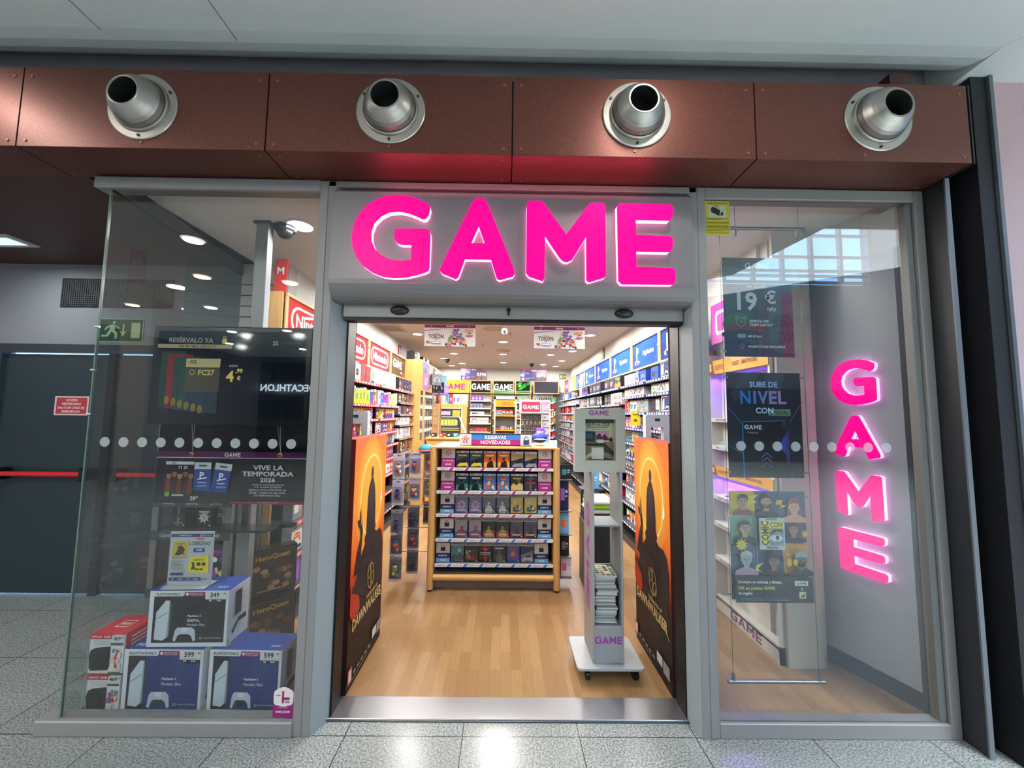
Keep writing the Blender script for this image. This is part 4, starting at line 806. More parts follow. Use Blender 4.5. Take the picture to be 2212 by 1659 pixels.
def kiosk():
    t = thing('leaflet_kiosk', 'grey wheeled advertising stand with framed poster head and brochure pocket', 'display stand', (.675, .53, .0))
    G = '#a3a5a6'
    m = MB(); lo = []
    for cx, cy, a0 in ((.19, -.15, -PI/2), (.19, .15, 0), (-.18, .15, PI/2), (-.18, -.15, PI)):
        for k in range(5): lo.append((cx+.022*math.cos(a0+k*PI/8), cy+.022*math.sin(a0+k*PI/8)))
    m.prism([lo], (0, 0, .1), X, Y, .014, '#b3b6b8', mat='satin'); m.build('base_plate', t)
    for x in (-.13, .17):
        for y in (-.11, .12):
            m = MB(); m.cyl((-.012, 0, .028), (.012, 0, .028), .028, '#17181a', 'gloss', 18); m.box(-.018, -.012, .028, -.013, .012, .084, '#26282a', 'satin'); m.box(.013, -.012, .028, .018, .012, .084, '#26282a', 'satin'); m.box(-.018, -.014, .07, .018, .014, .087, '#26282a', 'satin')
            o = m.build('castor', t, (x, y, 0), rotz=.3*(x > 0))
    for x, nm in ((-.098, 'left'), (.084, 'right')):
        m = MB(); m.box(x, -.125, .1, x+.014, .13, 1.28, G, 'satin', .002)
        if nm == 'left':
            a = Art(m, (x, .12, 0), -Y, Z, .24, 1.28)
            for L, z, sx in zip(GLYPH, (1.0, .80, .62, .46), (1, 1, 1, 1)):
                xs = [p[0] for p in L[0]]; x0 = min(xs); ww = max(xs)-x0
                lo = [[(.66-(p[1])*.38, z-.17*(p[0]-x0)/ww*.9+.06) for p in q] for q in L]
                a.tess([[(u, v/1.28) for u, v in q] for q in lo], '#a0389c'); a.e -= a.de
        m.build('side_panel', t)
    m = MB(); m.box(-.084, -.125, .105, .084, -.11, .325, G, 'satin', .002); a = Art(m, (-.084, -.125, .105), X, Z, .168, .22); a.game(.5, .62, .21, '#a0389c'); m.build('front_panel', t)
    m = MB(); m.box(-.084, -.11, .322, .084, .12, .327, '#85888a', 'satin'); m.box(-.084, .10, .327, .084, .112, .62, '#6f7274', 'satin'); m.build('shelf', t)
    m = MB(); m.box(-.084, -.11, .93, .084, .12, .94, '#85888a', 'satin'); m.build('shelf', t)
    m = MB(); W, H = .335, .415; m.prism([[(0, 0), (W, 0), (W, H), (0, H)], [(.07, .075), (.07, H-.07), (W-.065, H-.07), (W-.065, .075)]], (-.205, -.10, 1.275), X, Z, .055, '#b6b8ab', '#c8cabd', 'satin', 'satin')
    m.box(-.205, -.045, 1.275, -.205+W, -.040, 1.275+H, '#b6b8ab', 'satin')
    a = Art(m, (-.205, -.1, 1.275), X, Z, W, H); a.game(.475, .935, .085, '#8c3a80'); m.build('frame_head', t)
    m = MB(); a = Art(m, (-.205+.068, -.046, 1.275+.073), X, Z, W-.131, H-.142, 'gloss'); a.rect(0, 0, 1, 1, '#b5b59a'); a.rect(0, .9, 1, 1, '#4b4d48'); a.text('VUELTA AL COLE', .44, .87, .07, '#3c4038', True, maxw=.84); a.rect(.1, .79, .82, .81, '#4e8a2c'); a.text('PREPÁRATE CON LO MEJOR DE GAME', .48, .745, .022, '#5a3a55', True, maxw=.8)
    a.rect(.0, .44, .4, .70, '#1a2a35'); a.rect(.08, .52, .3, .66, '#27506a'); a.rect(.42, .48, .85, .71, '#b9829a'); a.poly([(.42, .48), (.42, .6), (.55, .66), (.6, .55), (.7, .64), (.85, .5), (.85, .48)], '#3a2433'); a.rect(0, .0, 1, .44, '#77694f'); a.poly([(0, .4), (.7, .42), (1, .2), (1, .1), (.3, .34), (0, .36)], '#232220'); a.poly([(0, .06), (.3, .22), (.3, .12), (.1, .0), (0, 0)], '#c9b893'); a.poly([(.2, .0), (.45, .12), (1, .0)], '#3a2c22')
    a.rect(.45, .42, .66, .5, '#cfcdb8'); a.ell(.9, .5, .06, .06, '#1f2020'); a.rect(.26, .29, .66, .33, '#7fb05a'); a.rect(.26, .02, .66, .29, '#d2cfc2'); m.build('poster', t)
    for k in range(34):
        r = random.Random(k); m = MB(); zz = .331+k*.0085; dx = (r.random()-.5)*.012 - .008*math.sin(k*.5); c = r.choice(['#a9aaa8', '#bcbdbb', '#8f9190', '#c9cac8', '#77797a'])
        m.box(-.075, -.1, 0, .06, .085, .0078, c, 'paint', .001)
        if k == 33:
            a = Art(m, (-.075, -.1, .0078), X, Y, .135, .185); a.rect(0, 0, 1, 1, '#d6d9d0')
            for i in range(4):
                for j in range(5): a.rect(.05+.24*i, .04+.19*j, .24+.24*i, .17+.19*j, r.choice(['#3f7a3a', '#7a2630', '#8fc04a', '#23282b', '#c9b23a', '#5a6468']))
        tag(m.build('brochure', None, (.675+dx, .53, zz), rotz=(r.random()-.5)*.05), 'thin printed brochure in the kiosk pocket pile, %s' % ('topmost, with coloured tiles' if k == 33 else '%s above the bottom' % (ORD[k] if k < 20 else 'number %d' % (k+1))), 'brochure', 'brochures piled in the kiosk')
kiosk()

# ================================================================ GOODS
CC = {'red': '#c9242b', 'blue': '#2350b8', 'white': '#e4e4e2', 'black': '#1b1c20', 'orange': '#e2701f', 'yellow': '#e3cb1e', 'green': '#3f9b3a', 'purple': '#7a3aa8', 'teal': '#2b8f93', 'grey': '#7f8388', 'brown': '#6b4a32',
      'pink': '#d96aa0', 'dark blue': '#1c2450', 'silver': '#b4b8be', 'gold': '#b8964a', 'cream': '#dcd2b8', 'dark green': '#1d4a3a', 'light blue': '#6db4e2', 'maroon': '#6b1c2c', 'violet': '#9a6cd0'}
NAMES = list(CC)
def cover(a, r, bg, fg, ac, style, x0=0., y0=0., x1=1., y1=1.):
    w, h = x1-x0, y1-y0
    def q(x, y): return (x0+x*w, y0+y*h)
    def R(p, s, t, v, c): a.poly([q(p, s), q(t, s), q(t, v), q(p, v)], c)
    R(0, 0, 1, 1, bg)
    if style == 'figure':
        a.poly([q(0, 0), q(1, 0), q(1, .35), q(.6, .5), q(0, .3)], ac); cx = .5+.1*(r.random()-.5)
        a.poly([q(cx-.28, 0), q(cx-.24, .38), q(cx-.1, .5), q(cx+.1, .5), q(cx+.24, .38), q(cx+.3, 0)], fg); a.ell(*q(cx, .6), .1*w, .1*h, fg, 10); a.line(*q(cx-.35, .2), *q(cx+.3, .7), .03*w, ac)
    elif style == 'car':
        a.poly([q(0, .45), q(1, .7), q(1, 1), q(0, 1)], ac); a.poly([q(.05, .1), q(.3, .3), q(.85, .33), q(.98, .2), q(.95, .08), q(.1, .03)], fg); a.poly([q(.35, .28), q(.5, .4), q(.75, .4), q(.83, .31)], '#15171b')
    elif style == 'group':
        for k in range(9): a.ell(*q(.12+.76*r.random(), .1+.6*r.random()), (.08+.08*r.random())*w, (.07+.08*r.random())*h, r.choice([fg, ac, '#e9c9a0', '#efeeea', lin(fg)]), 9)
    elif style == 'burst':
        a.star(*q(.5, .5), .42*w, 8, .5, fg, r.random()); a.ell(*q(.5, .5), .16*w, .15*h, ac, 12)
    elif style == 'stripe':
        R(.4, 0, .58, 1, fg); R(.1, .45, .9, .6, ac); R(.15, .5, .85, .54, bg)
    elif style == 'land':
        a.poly([q(0, 0), q(1, 0), q(1, .4), q(.7, .55), q(.45, .35), q(.2, .5), q(0, .3)], fg); a.ell(*q(.65, .7), .14*w, .12*h, ac, 12)
    elif style == 'pad':
        R(.05, .05, .95, .2, ac); a.poly([q(.15, .35), q(.2, .65), q(.35, .72), q(.65, .72), q(.8, .65), q(.86, .35), q(.75, .33), q(.66, .48), q(.34, .48), q(.25, .33)], fg); a.ell(*q(.38, .6), .05*w, .05*h, bg, 8); a.ell(*q(.62, .6), .05*w, .05*h, bg, 8)
    elif style == 'phones':
        a.ring(*q(.5, .5), .3*w, .28*h, .07*w, fg, 18, -.3, PI+.3); a.ell(*q(.22, .42), .09*w, .13*h, fg, 10); a.ell(*q(.78, .42), .09*w, .13*h, fg, 10); R(.3, .06, .7, .13, ac)
    elif style == 'plain':
        R(.1, .3, .55, .7, fg); R(.62, .55, .9, .65, ac); R(.62, .42, .85, .47, ac)
    elif style == 'shoe':
        for k in range(3): a.ell(*q(.2+.28*k, .5), .07*w, .3*h, fg, 10)
    if style not in ('pad', 'phones', 'plain', 'shoe'):
        t = .78 if r.random() < .6 else .12
        R(.15, t, .85, t+.09, fg if style != 'figure' else '#e6e2d8'); R(.3, t-.05, .7, t-.02, ac); R(.86, .02, .97, .1, '#dddddd')
HEAD = {'white': ('#e6e8ea', '#23376f'), 'red': ('#cf2530', '#f0d8d8'), 'green': ('#4a9a3c', '#e4efe2'), 'blue': ('#2c5fb8', '#e4ecf6'), 'none': None}
PROTO = {}
def proto_mesh(kind, seed, bg=None, fg=None, ac=None, style=None, head=None, size=None):
    key = (kind, seed, bg, fg, ac, style, head, size)
    if key in PROTO: return PROTO[key]
    r = random.Random(str(key)); m = MB()
    w, h, d = size or {'case': (.122, .165, .014), 'box': (.15, .17, .08), 'figure': (.115, .16, .09), 'card': (.085, .125, .004), 'long': (.36, .13, .06), 'small': (.09, .11, .05), 'tin': (.1, .07, .07)}[kind]
    c = lambda n: CC.get(n, n)
    bgc, fgc, acc = c(bg), c(fg), c(ac)
    if kind == 'case':
        m.box(-w/2, 0, 0, w/2, d, h, {'white': '#2b4aa0', 'red': '#b9252c', 'green': '#3f8f35', 'blue': '#2450a4'}.get(head, '#2a2b30'), 'gloss', .0015)
        a = Art(m, (-w/2, 0, 0), X, Z, w, h, 'gloss'); hh = .87 if HEAD.get(head) else 1.
        cover(a, r, bgc, fgc, acc, style, .03, .02, .97, hh)
        if HEAD.get(head): a.rect(.02, .87, .98, .985, HEAD[head][0]); a.rect(.08, .905, .4, .945, HEAD[head][1]); a.rect(.62, .91, .9, .94, HEAD[head][1])
    elif kind == 'figure':
        m.box(-w/2, 0, 0, w/2, d, h, c(ac), 'paint', .001)
        a = Art(m, (-w/2, 0, 0), X, Z, w, h); a.rect(.0, .0, 1, .2, fgc); a.poly([(.08, .24), (.08, .82), (.22, .95), (.92, .95), (.92, .24)], bgc)
        a.ell(.5, .66, .2, .17, fgc, 12); a.ell(.5, .7, .19, .12, acc, 10); a.poly([(.36, .25), (.4, .5), (.6, .5), (.64, .25)], fgc); a.ell(.43, .64, .03, .025, '#111', 6); a.ell(.57, .64, .03, .025, '#111', 6); a.rect(.1, .06, .6, .14, '#e6e6e4')
    elif kind == 'card':
        m.box(-w/2, 0, 0, w/2, d, h, bgc, 'gloss'); a = Art(m, (-w/2, 0, 0), X, Z, w, h, 'gloss'); a.rect(0, .8, 1, 1, '#d9dbdc'); a.rect(.35, .87, .65, .92, '#222'); a.ell(.5, .5, .22, .16, fgc, 12); a.rect(.2, .2, .8, .28, acc)
    else:
        m.box(-w/2, 0, 0, w/2, d, h, bgc, 'paint', .001); a = Art(m, (-w/2, 0, 0), X, Z, w, h)
        cover(a, r, bgc, fgc, acc, style, .02, .02, .98, .98)
        if head and HEAD.get(head): a.rect(0, .86, 1, 1, HEAD[head][0]); a.rect(.1, .9, .45, .95, HEAD[head][1])
    o = m.build('stock'); me = o.data; bpy.data.objects.remove(o); PROTO[key] = (me, w, h, d); return PROTO[key]
def put(name, me, loc, rotz, label, cat, group, tilt=0.):
    o = bpy.data.objects.new(name, me); COL.objects.link(o); o.location = loc; o.rotation_euler = (tilt, 0, rotz); tag(o, label, cat, group); return o
KIND = {'case': ('game_case', 'game case', 'game case'), 'box': ('accessory_box', 'accessory box', 'box'), 'figure': ('figure_box', 'figure box', 'toy box'), 'card': ('gift_card', 'gift card', 'card'), 'long': ('keyboard_box', 'long flat box', 'box'), 'small': ('gadget_box', 'small gadget box', 'box'), 'tin': ('cap', 'rolled merchandise pack', 'pack')}
ART_STYLES = {'case': ['figure', 'car', 'group', 'burst', 'land', 'stripe', 'figure', 'group'], 'box': ['pad', 'phones', 'plain', 'pad', 'group'], 'figure': ['figure'], 'card': ['plain'], 'long': ['plain', 'shoe', 'land'], 'small': ['plain', 'pad', 'burst'], 'tin': ['plain']}
def stock_row(P0, D, face, length, kind, pal, where, group, seed, head=None, gap=.012, sizes=None, skip=0., maxh=None, start=0., styles=None, end='entrance'):
    """a row of goods: P0 start on the shelf, D the way along it, face the rotation so that they look into the room"""
    r = random.Random(seed); s = start; k = 0; P0 = Vector(P0)
    while True:
        if k == 0 or r.random() > .35 or len(pal) == 0: bg, fg, ac, st, sd = r.choice(pal), r.choice(NAMES), r.choice(NAMES), r.choice(styles or ART_STYLES[kind]), r.randrange(2)
        if fg == bg: fg = 'white' if bg not in ('white', 'cream', 'silver') else 'black'
        me, w, h, d = proto_mesh(kind, sd, bg, fg, ac, st, head, r.choice(sizes) if sizes and k == 0 else (sizes[k % len(sizes)] if sizes else None))
        if s+w > length: break
        k += 1
        if r.random() > skip:
            nm, noun, cat = KIND[kind]
            put(nm, me, P0+D*(s+w/2), face, '%s %s, %s from %s, %s' % (bg, noun, ORD[min(k-1, 19)], end, where), cat, group)
        s += w+gap
def shelf_unit(name, label, loc, rotz, L, zs, depth, strip, back='#8d8f92', H=2.26, strip2=None, group=None, top_depth=None):
    """gondola bay standing against a wall: local x along the wall, local -y into the room"""
    t = thing(name, label, 'shelving', loc, rotz, group)
    m = MB(); m.box(0, -.03, 0, L, 0, H, back, 'paint')
    for k in range(int(H/.1)): m.box(.0, -.032, .1*k, L, -.0305, .1*k+.01, '#4c4e50')
    m.build('back_panel', t)
    for x in (0, L-.03): m = MB(); m.box(x, -.075, 0, x+.03, -.03, H, '#fff', 'beech'); m.build('upright', t)
    for k, z in enumerate(zs):
        dd = depth if z < 1.9 or not top_depth else top_depth
        m = MB(); m.box(.01, -dd, z-.022, L-.01, -.03, z-.002, '#55585c', 'satin'); o = m.build('shelf', t)
        m = MB(); m.box(.01, -dd-.006, z-.028, L-.01, -dd, z+.006, strip if (z > .3) else '#2a2c30', 'gloss')
        a = Art(m, (.01, -dd-.006, z-.028), X, Z, L-.02, .034)
        if strip2:
            q = random.Random(str(loc)+str(k)); x = .02
            while x < .93: w = .04+.05*q.random(); a.rect(x, .2, x+w, .85, strip2); a.e -= a.de; x += w+.03
        m.build('price_strip', o)
    m = MB(); m.box(0, -depth+.02, 0, L, -.03, .09, '#3a3c40', 'satin'); m.build('plinth', t)
    return t
def header(name, label, loc, rotz, L, fn, bgc, z0=2.262, H=.335, wood='beech_x'):
    t = thing(name, label, 'sign', loc, rotz, 'header signs above the shelves')
    m = MB(); m.box(0, -.02, z0, L, 0, z0+H, bgc, 'matte'); a = Art(m, (0, -.02, z0), X, Z, L, H, 'matte'); fn(a); m.build('sign_panel', t)
    m = MB(); m.box(0, -.035, z0+H, L, .0, z0+H+.022, '#fff', wood); m.box(0, -.035, z0-.022, L, 0, z0, '#fff', wood); m.build('wood_rail', t)
    for x in (0, L-.035): m = MB(); m.box(x, -.032, z0, x+.035, 0, z0+H, '#fff', 'beech'); m.build('wood_post', t)
    return t
def h_red(a): a.rrect(.1, .13, .9, .87, .12, '#ece6e6'); a.rrect(.13, .2, .87, .8, .1, '#d42a30'); a.text('Nintendo', .5, .5, .36, '#ece6e6', True, maxw=.64)
def h_brown(a): a.game(.45, .58, .42, '#eeeadd'); a.poly([(.72, .02), (1, .02), (1, .4)], '#d8501f'); a.star(.83, .75, .05, 4, .4, '#d8501f'); a.text('RETRO', .72, .2, .1, '#eeeadd')
def h_blue(a):
    for k in range(4): a.ring(.55-.05*k, .5, .40-.08*k, .44-.08*k, .010, '#2f66c4', 30); a.e -= a.de
    a.poly([(0, 0), (.3, 0), (.1, .6), (0, .5)], '#27409a'); a.poly([(.8, 0), (1, 0), (1, .8), (.9, .5)], '#2b5fd0')
    a.poly([(.175, .28), (.175, .86), (.215, .84), (.26, .76), (.265, .62), (.235, .58), (.215, .62), (.215, .26)], '#e8ecf2'); a.poly([(.11, .26), (.17, .34), (.17, .28), (.15, .22), (.17, .19), (.17, .14), (.12, .16)], '#e8ecf2'); a.poly([(.22, .14), (.3, .22), (.3, .28), (.22, .3), (.22, .25), (.26, .24), (.22, .2)], '#e8ecf2')
    a.text('PlayStation', .62, .5, .24, '#e8ecf2', True, maxw=.56); a.text('®', .92, .62, .06, '#e8ecf2')
def h_game(c, extra=None):
    def f(a):
        a.game(.5, .5, .56, c, sx=min(1, .86*a.W/(GW*.56*a.H)))
        if extra == 'green': a.poly([(0, .06), (1, .0), (1, .12), (.5, .16), (0, .26)], '#2fa04a'); a.poly([(0, .26), (.5, .16), (1, .12), (1, .16), (.5, .2), (0, .32)], '#e6ece6')
    return f
def h_splash(a):
    a.poly([(0, .05), (1, .08), (1, .2), (0, .16)], '#2fb04a')
    for k in range(12):
        r = random.Random(k); x, y = .1+.7*r.random(), .3+.55*r.random(); a.poly([(x-.12, y-.1), (x+.02, y+.12), (x+.2, y+.1), (x+.1, y-.08)], r.choice(['#2fb04a', '#2fb04a', '#e0d62a', '#1d7a34']))
def h_multi(k):
    def f(a):
        r = random.Random(k)
        for q in range(7): x = r.random()*.7; a.poly([(x, .05), (x+.05, .95), (x+.28, .9), (x+.22, .1)], r.choice([['#7a3aa8', '#d04ca0', '#3f9b3a'], ['#e8e6e0', '#e0b82a', '#c9502a'], ['#3a4ac0', '#5f8fe0', '#e2e6f0']][k]))
        a.game(.5, .5, .3, '#e8e8ee')
    return f
WHERE_L = ['left bay by the window', 'left bay under second red sign', 'left bay under third red sign', 'left bay under brown sign']
def adopt(o, t):
    o.parent = t; o.matrix_parent_inverse = (Matrix.Translation(t.location) @ t.rotation_euler.to_matrix().to_4x4()).inverted(); return o
def left_wall():
    units = []
    rz = PI/2; xw = -2.0; bays = [(.98, 1.95), (1.95, 2.92), (2.92, 3.9), (3.9, 4.83)]
    pal = ['red', 'white', 'red', 'white', 'purple', 'blue', 'black', 'yellow']
    rows = [(2.0, 'box', ['white', 'red', 'black', 'white'], None, [(.14, .22, .09), (.16, .2, .09)]), (1.74, 'box', ['white', 'purple', 'red', 'blue', 'yellow', 'pink'], 'white', [(.085, .19, .06), (.1, .2, .06), (.12, .18, .06)]), (1.56, 'case', pal, 'red', [(.1, .145, .012)]), (1.375, 'case', pal, 'red', [(.1, .148, .012)]), (1.19, 'case', pal, 'white', [(.12, .15, .012)]),
            (1.0, 'case', pal, 'red', [(.1, .148, .012)]), (.78, 'box', ['white', 'red', 'grey'], 'red', None), (.53, 'box', ['black', 'white', 'silver'], 'white', [(.16, .2, .08)]), (.28, 'box', ['red', 'violet', 'white', 'black'], None, [(.15, .2, .09), (.17, .18, .09)])]
    for b, (y0, y1) in enumerate(bays):
        L = y1-y0-.004
        brown = b == 3
        zs = [r[0] for r in rows] if not brown else [2.0, 1.81, 1.62, 1.45, 1.24, 1.0, .76, .5, .25]
        # local x runs towards the back: rotz 90 turns x to +y and -y to +x
        units.append(None); units[-1] = shelf_unit('shelving_bay', 'red edged shelving, ' + WHERE_L[b] if not brown else 'dark stocked shelving bay with white shelf edges, under the brown sign', (xw, y0, 0), rz, L, zs, .38, '#c8343a' if not brown else '#b9b4ae', '#5a5550' if not brown else '#3b2f28', strip2='#e8b8b8' if not brown else '#8a3a34', group='shelving bays on the left wall')
        if brown: header('header_sign', 'brown header sign with cream letters, left wall', (xw+.18, y0, 0), rz, L, h_brown, '#5a4530')
        else: header('header_sign', 'red header sign with white oval lettering, %s from the window' % ORD[b], (xw+.18, y0, 0), rz, L, h_red, '#d42a30')
        for k, z in enumerate(zs):
            g = 'goods on the left wall shelves'
            if not brown:
                z_, kind, pl, hd, sz = rows[k]
            else:
                kind, pl, hd, sz = [('box', ['black', 'brown', 'black'], None, [(.15, .2, .08)]), ('box', ['black', 'brown'], None, [(.16, .15, .08)]), ('box', ['black', 'dark blue', 'brown'], None, [(.16, .14, .08)]), ('small', ['white', 'red', 'grey', 'white'], None, [(.07, .12, .05)]), ('small', ['white', 'silver'], None, [(.06, .16, .05), (.08, .15, .05)]),
                                    ('box', ['black', 'brown'], None, [(.15, .19, .08)]), ('box', ['black', 'black', 'brown'], None, [(.16, .17, .08)]), ('box', ['black', 'maroon'], None, [(.2, .2, .1)]), ('box', ['black'], None, [(.22, .2, .1)])][k]
            if b >= 2 and z < .7 and not brown: continue
            fr = .24 if kind != 'case' else .22
            stock_row((xw+fr+.1, y0+.03, z), Y, rz, L-.05, kind, pl, '%s shelf, %s' % (ORD[k], WHERE_L[b]), g, 100*b+k, hd, .006 if kind == 'case' else .012, sz)
    # wood end panels
    m = MB(); m.box(-1.985, .955, 0, -1.81, .978, 2.62, '#fff', 'beech'); adopt(m.build('end_panel'), units[0])
    m = MB(); m.box(-2.0, 4.84, 0, -1.52, 4.87, 2.62, '#fff', 'beech'); adopt(m.build('end_panel'), units[3])
left_wall()
WHERE_R = ['right bay nearest the entrance', 'right second bay', 'right third bay', 'right fourth bay', 'right fifth bay', 'right sixth bay', 'right seventh bay', 'right bay furthest back']
def right_wall():
    rz = -PI/2; xw = 1.97; bays = [(1.18, 2.16), (2.16, 3.1), (3.1, 4.14), (4.14, 5.2), (5.2, 6.2), (6.2, 7.2), (7.2, 8.2), (8.2, 8.93)]
    pal = ['white', 'blue', 'red', 'orange', 'teal', 'grey', 'black', 'silver', 'yellow']
    rows = [(2.03, 'box', ['white', 'black', 'grey', 'blue', 'silver'], None, [(.15, .17, .09), (.2, .15, .09)]), (1.88, 'box', ['white', 'cream', 'white'], None, [(.17, .11, .08)]), (1.68, 'box', ['white', 'silver', 'red', 'black'], None, [(.12, .16, .08), (.1, .15, .08)]), (1.49, 'case', ['white', 'red', 'cream', 'pink'], 'white', None), (1.305, 'case', pal, 'white', None),
            (1.125, 'case', pal, 'white', None), (.94, 'case', pal, 'white', None), (.755, 'case', pal, 'blue', None), (.535, 'box', ['blue', 'white', 'red', 'white'], None, [(.16, .18, .06)]), (.28, 'case', pal, 'green', None)]
    alt = [(2.03, 'long', ['white', 'black'], None, [(.3, .18, .1), (.24, .18, .1)]), (1.80, 'box', ['black', 'dark blue', 'white', 'grey'], None, [(.17, .17, .09)]), (1.665, 'long', ['black', 'white', 'grey'], None, [(.28, .1, .08)])]
    for b, (y0, y1) in enumerate(bays):
        L = y1-y0-.006; rr = rows if b in (0, 1) or b > 4 else alt+rows[3:]
        zs = [r[0] for r in rr]
        if b == 0: L = y1-1.40
        shelf_unit('shelving_bay', 'blue edged shelving, ' + WHERE_R[b], (xw, y1, 0), rz, L, zs, .38, '#26397a', '#8d8f92', strip2='#c8d4ea', group='shelving bays on the right wall')
        fn, c, desc = [(h_blue, '#1c4fbe', 'blue header sign with white lettering')]*5+[(h_multi(2), '#1f2f90', 'deep blue and lilac header sign'), (h_multi(1), '#cfccc4', 'white header sign with red and yellow shapes'), (h_multi(0), '#3a2a4a', 'purple and green header sign')] if False else None, None, None
        if b < 5: fn, c, desc = h_blue, '#1c4fbe', 'blue header sign with white lettering'
        else: fn, c, desc = [(h_multi(2), '#1f2f90', 'deep blue and lilac header sign'), (h_multi(1), '#cfccc4', 'white header sign with red and yellow shapes'), (h_multi(0), '#3a2a4a', 'purple and green header sign')][b-5]
        header('header_sign', '%s, %s from the entrance' % (desc, ORD[b]), (xw-.19, y1, 0), rz, y1-y0-.006, fn, c)
        for k, (z, kind, pl, hd, sz) in enumerate(rr):
            if b > 2 and z < .3: continue
            if b == 0 and z < .4: continue
            if b > 3 and kind == 'case': kind, pl, hd, sz = 'figure', ['white', 'black', 'red', 'yellow', 'green', 'blue', 'cream', 'orange'], None, [(.1, .135, .08)]
            fr = .25 if kind != 'case' else .24
            stock_row((xw-fr-.08, y1-.03, z), -Y, rz, (.3 if b == 0 and k in (0, 2) else L-.05), kind, pl, '%s shelf, %s' % (ORD[k], WHERE_R[b]), 'goods on the right wall shelves', 1000+100*b+k, hd, .006 if kind == 'case' else .012, sz or ([(.118, .142, .013)] if kind == 'case' else None), end='back')
right_wall()
def back_wall():
    yb = 9.28
    units = [(-1.95, -1.02, 'orange header sign with magenta letters', '#e8a02a', h_game('#c4207e')), (-1.0, -.36, 'black header sign with bold white letters, left one', '#17181b', h_game('#eef0ee')), (-.34, .3, 'black header sign with white letters over a green swoosh', '#17181b', h_game('#eef0ee', 'green')), (.32, .80, 'black header sign with green and yellow splashes', '#17181b', h_splash), (.86, 1.62, 'blank charcoal header sign on the back wall', '#35353c', lambda a: None)]
    for k, (x0, x1, lab, c, fn) in enumerate(units):
        header('header_sign', lab, (x0, yb-.16, 0), 0, x1-x0, fn, c)
        w = ['under the orange back sign', 'under the left black sign', 'under the green swoosh sign', 'under the splashed back sign', 'under the charcoal back sign'][k]
        zs = [[1.86], [2.02, 1.80, 1.6, 1.36, 1.12, .9], [1.98, 1.75, 1.52, 1.3], [1.98, 1.75, 1.52, 1.3, 1.08], [1.98, 1.78, 1.58, 1.38, 1.18, .98, .75]][k]
        shelf_unit('shelving_bay', 'slatted shelving bay on the back wall, ' + w, (x0, yb+.01, 0), 0, x1-x0-(.17 if k == 4 else .004), zs, .3, '#d8d6ce', '#c2bfb4', group='shelving bays on the back wall')
        for j, z in enumerate(zs):
            kind, pl, sz = [('box', ['cream', 'white', 'blue', 'white', 'black', 'red', 'light blue'], [(.1, .34, .05)]), [('long', ['black', 'purple'], None), ('long', ['black', 'grey'], None), ('long', ['white'], [(.4, .1, .05)]), ('box', ['white'], [(.17, .17, .06)]), ('small', ['black', 'red'], None), ('small', ['black', 'grey'], None)][j] if k == 1 else 0,
                            ('box', ['silver', 'black', 'orange', 'grey'], [(.15, .17, .08)]), ('box', ['orange', 'black', 'maroon', 'grey'], [(.16, .18, .08)]), ('figure', ['yellow', 'light blue', 'orange', 'green', 'red', 'black', 'cream'], None)][k]
            stock_row((x0+.03, yb-.25, z), X, 0, x1-x0-.05, kind, pl, '%s shelf, %s' % (ORD[j], w), 'goods on the back wall', 3000+100*k+j, None, .01, sz, end='left')
back_wall()

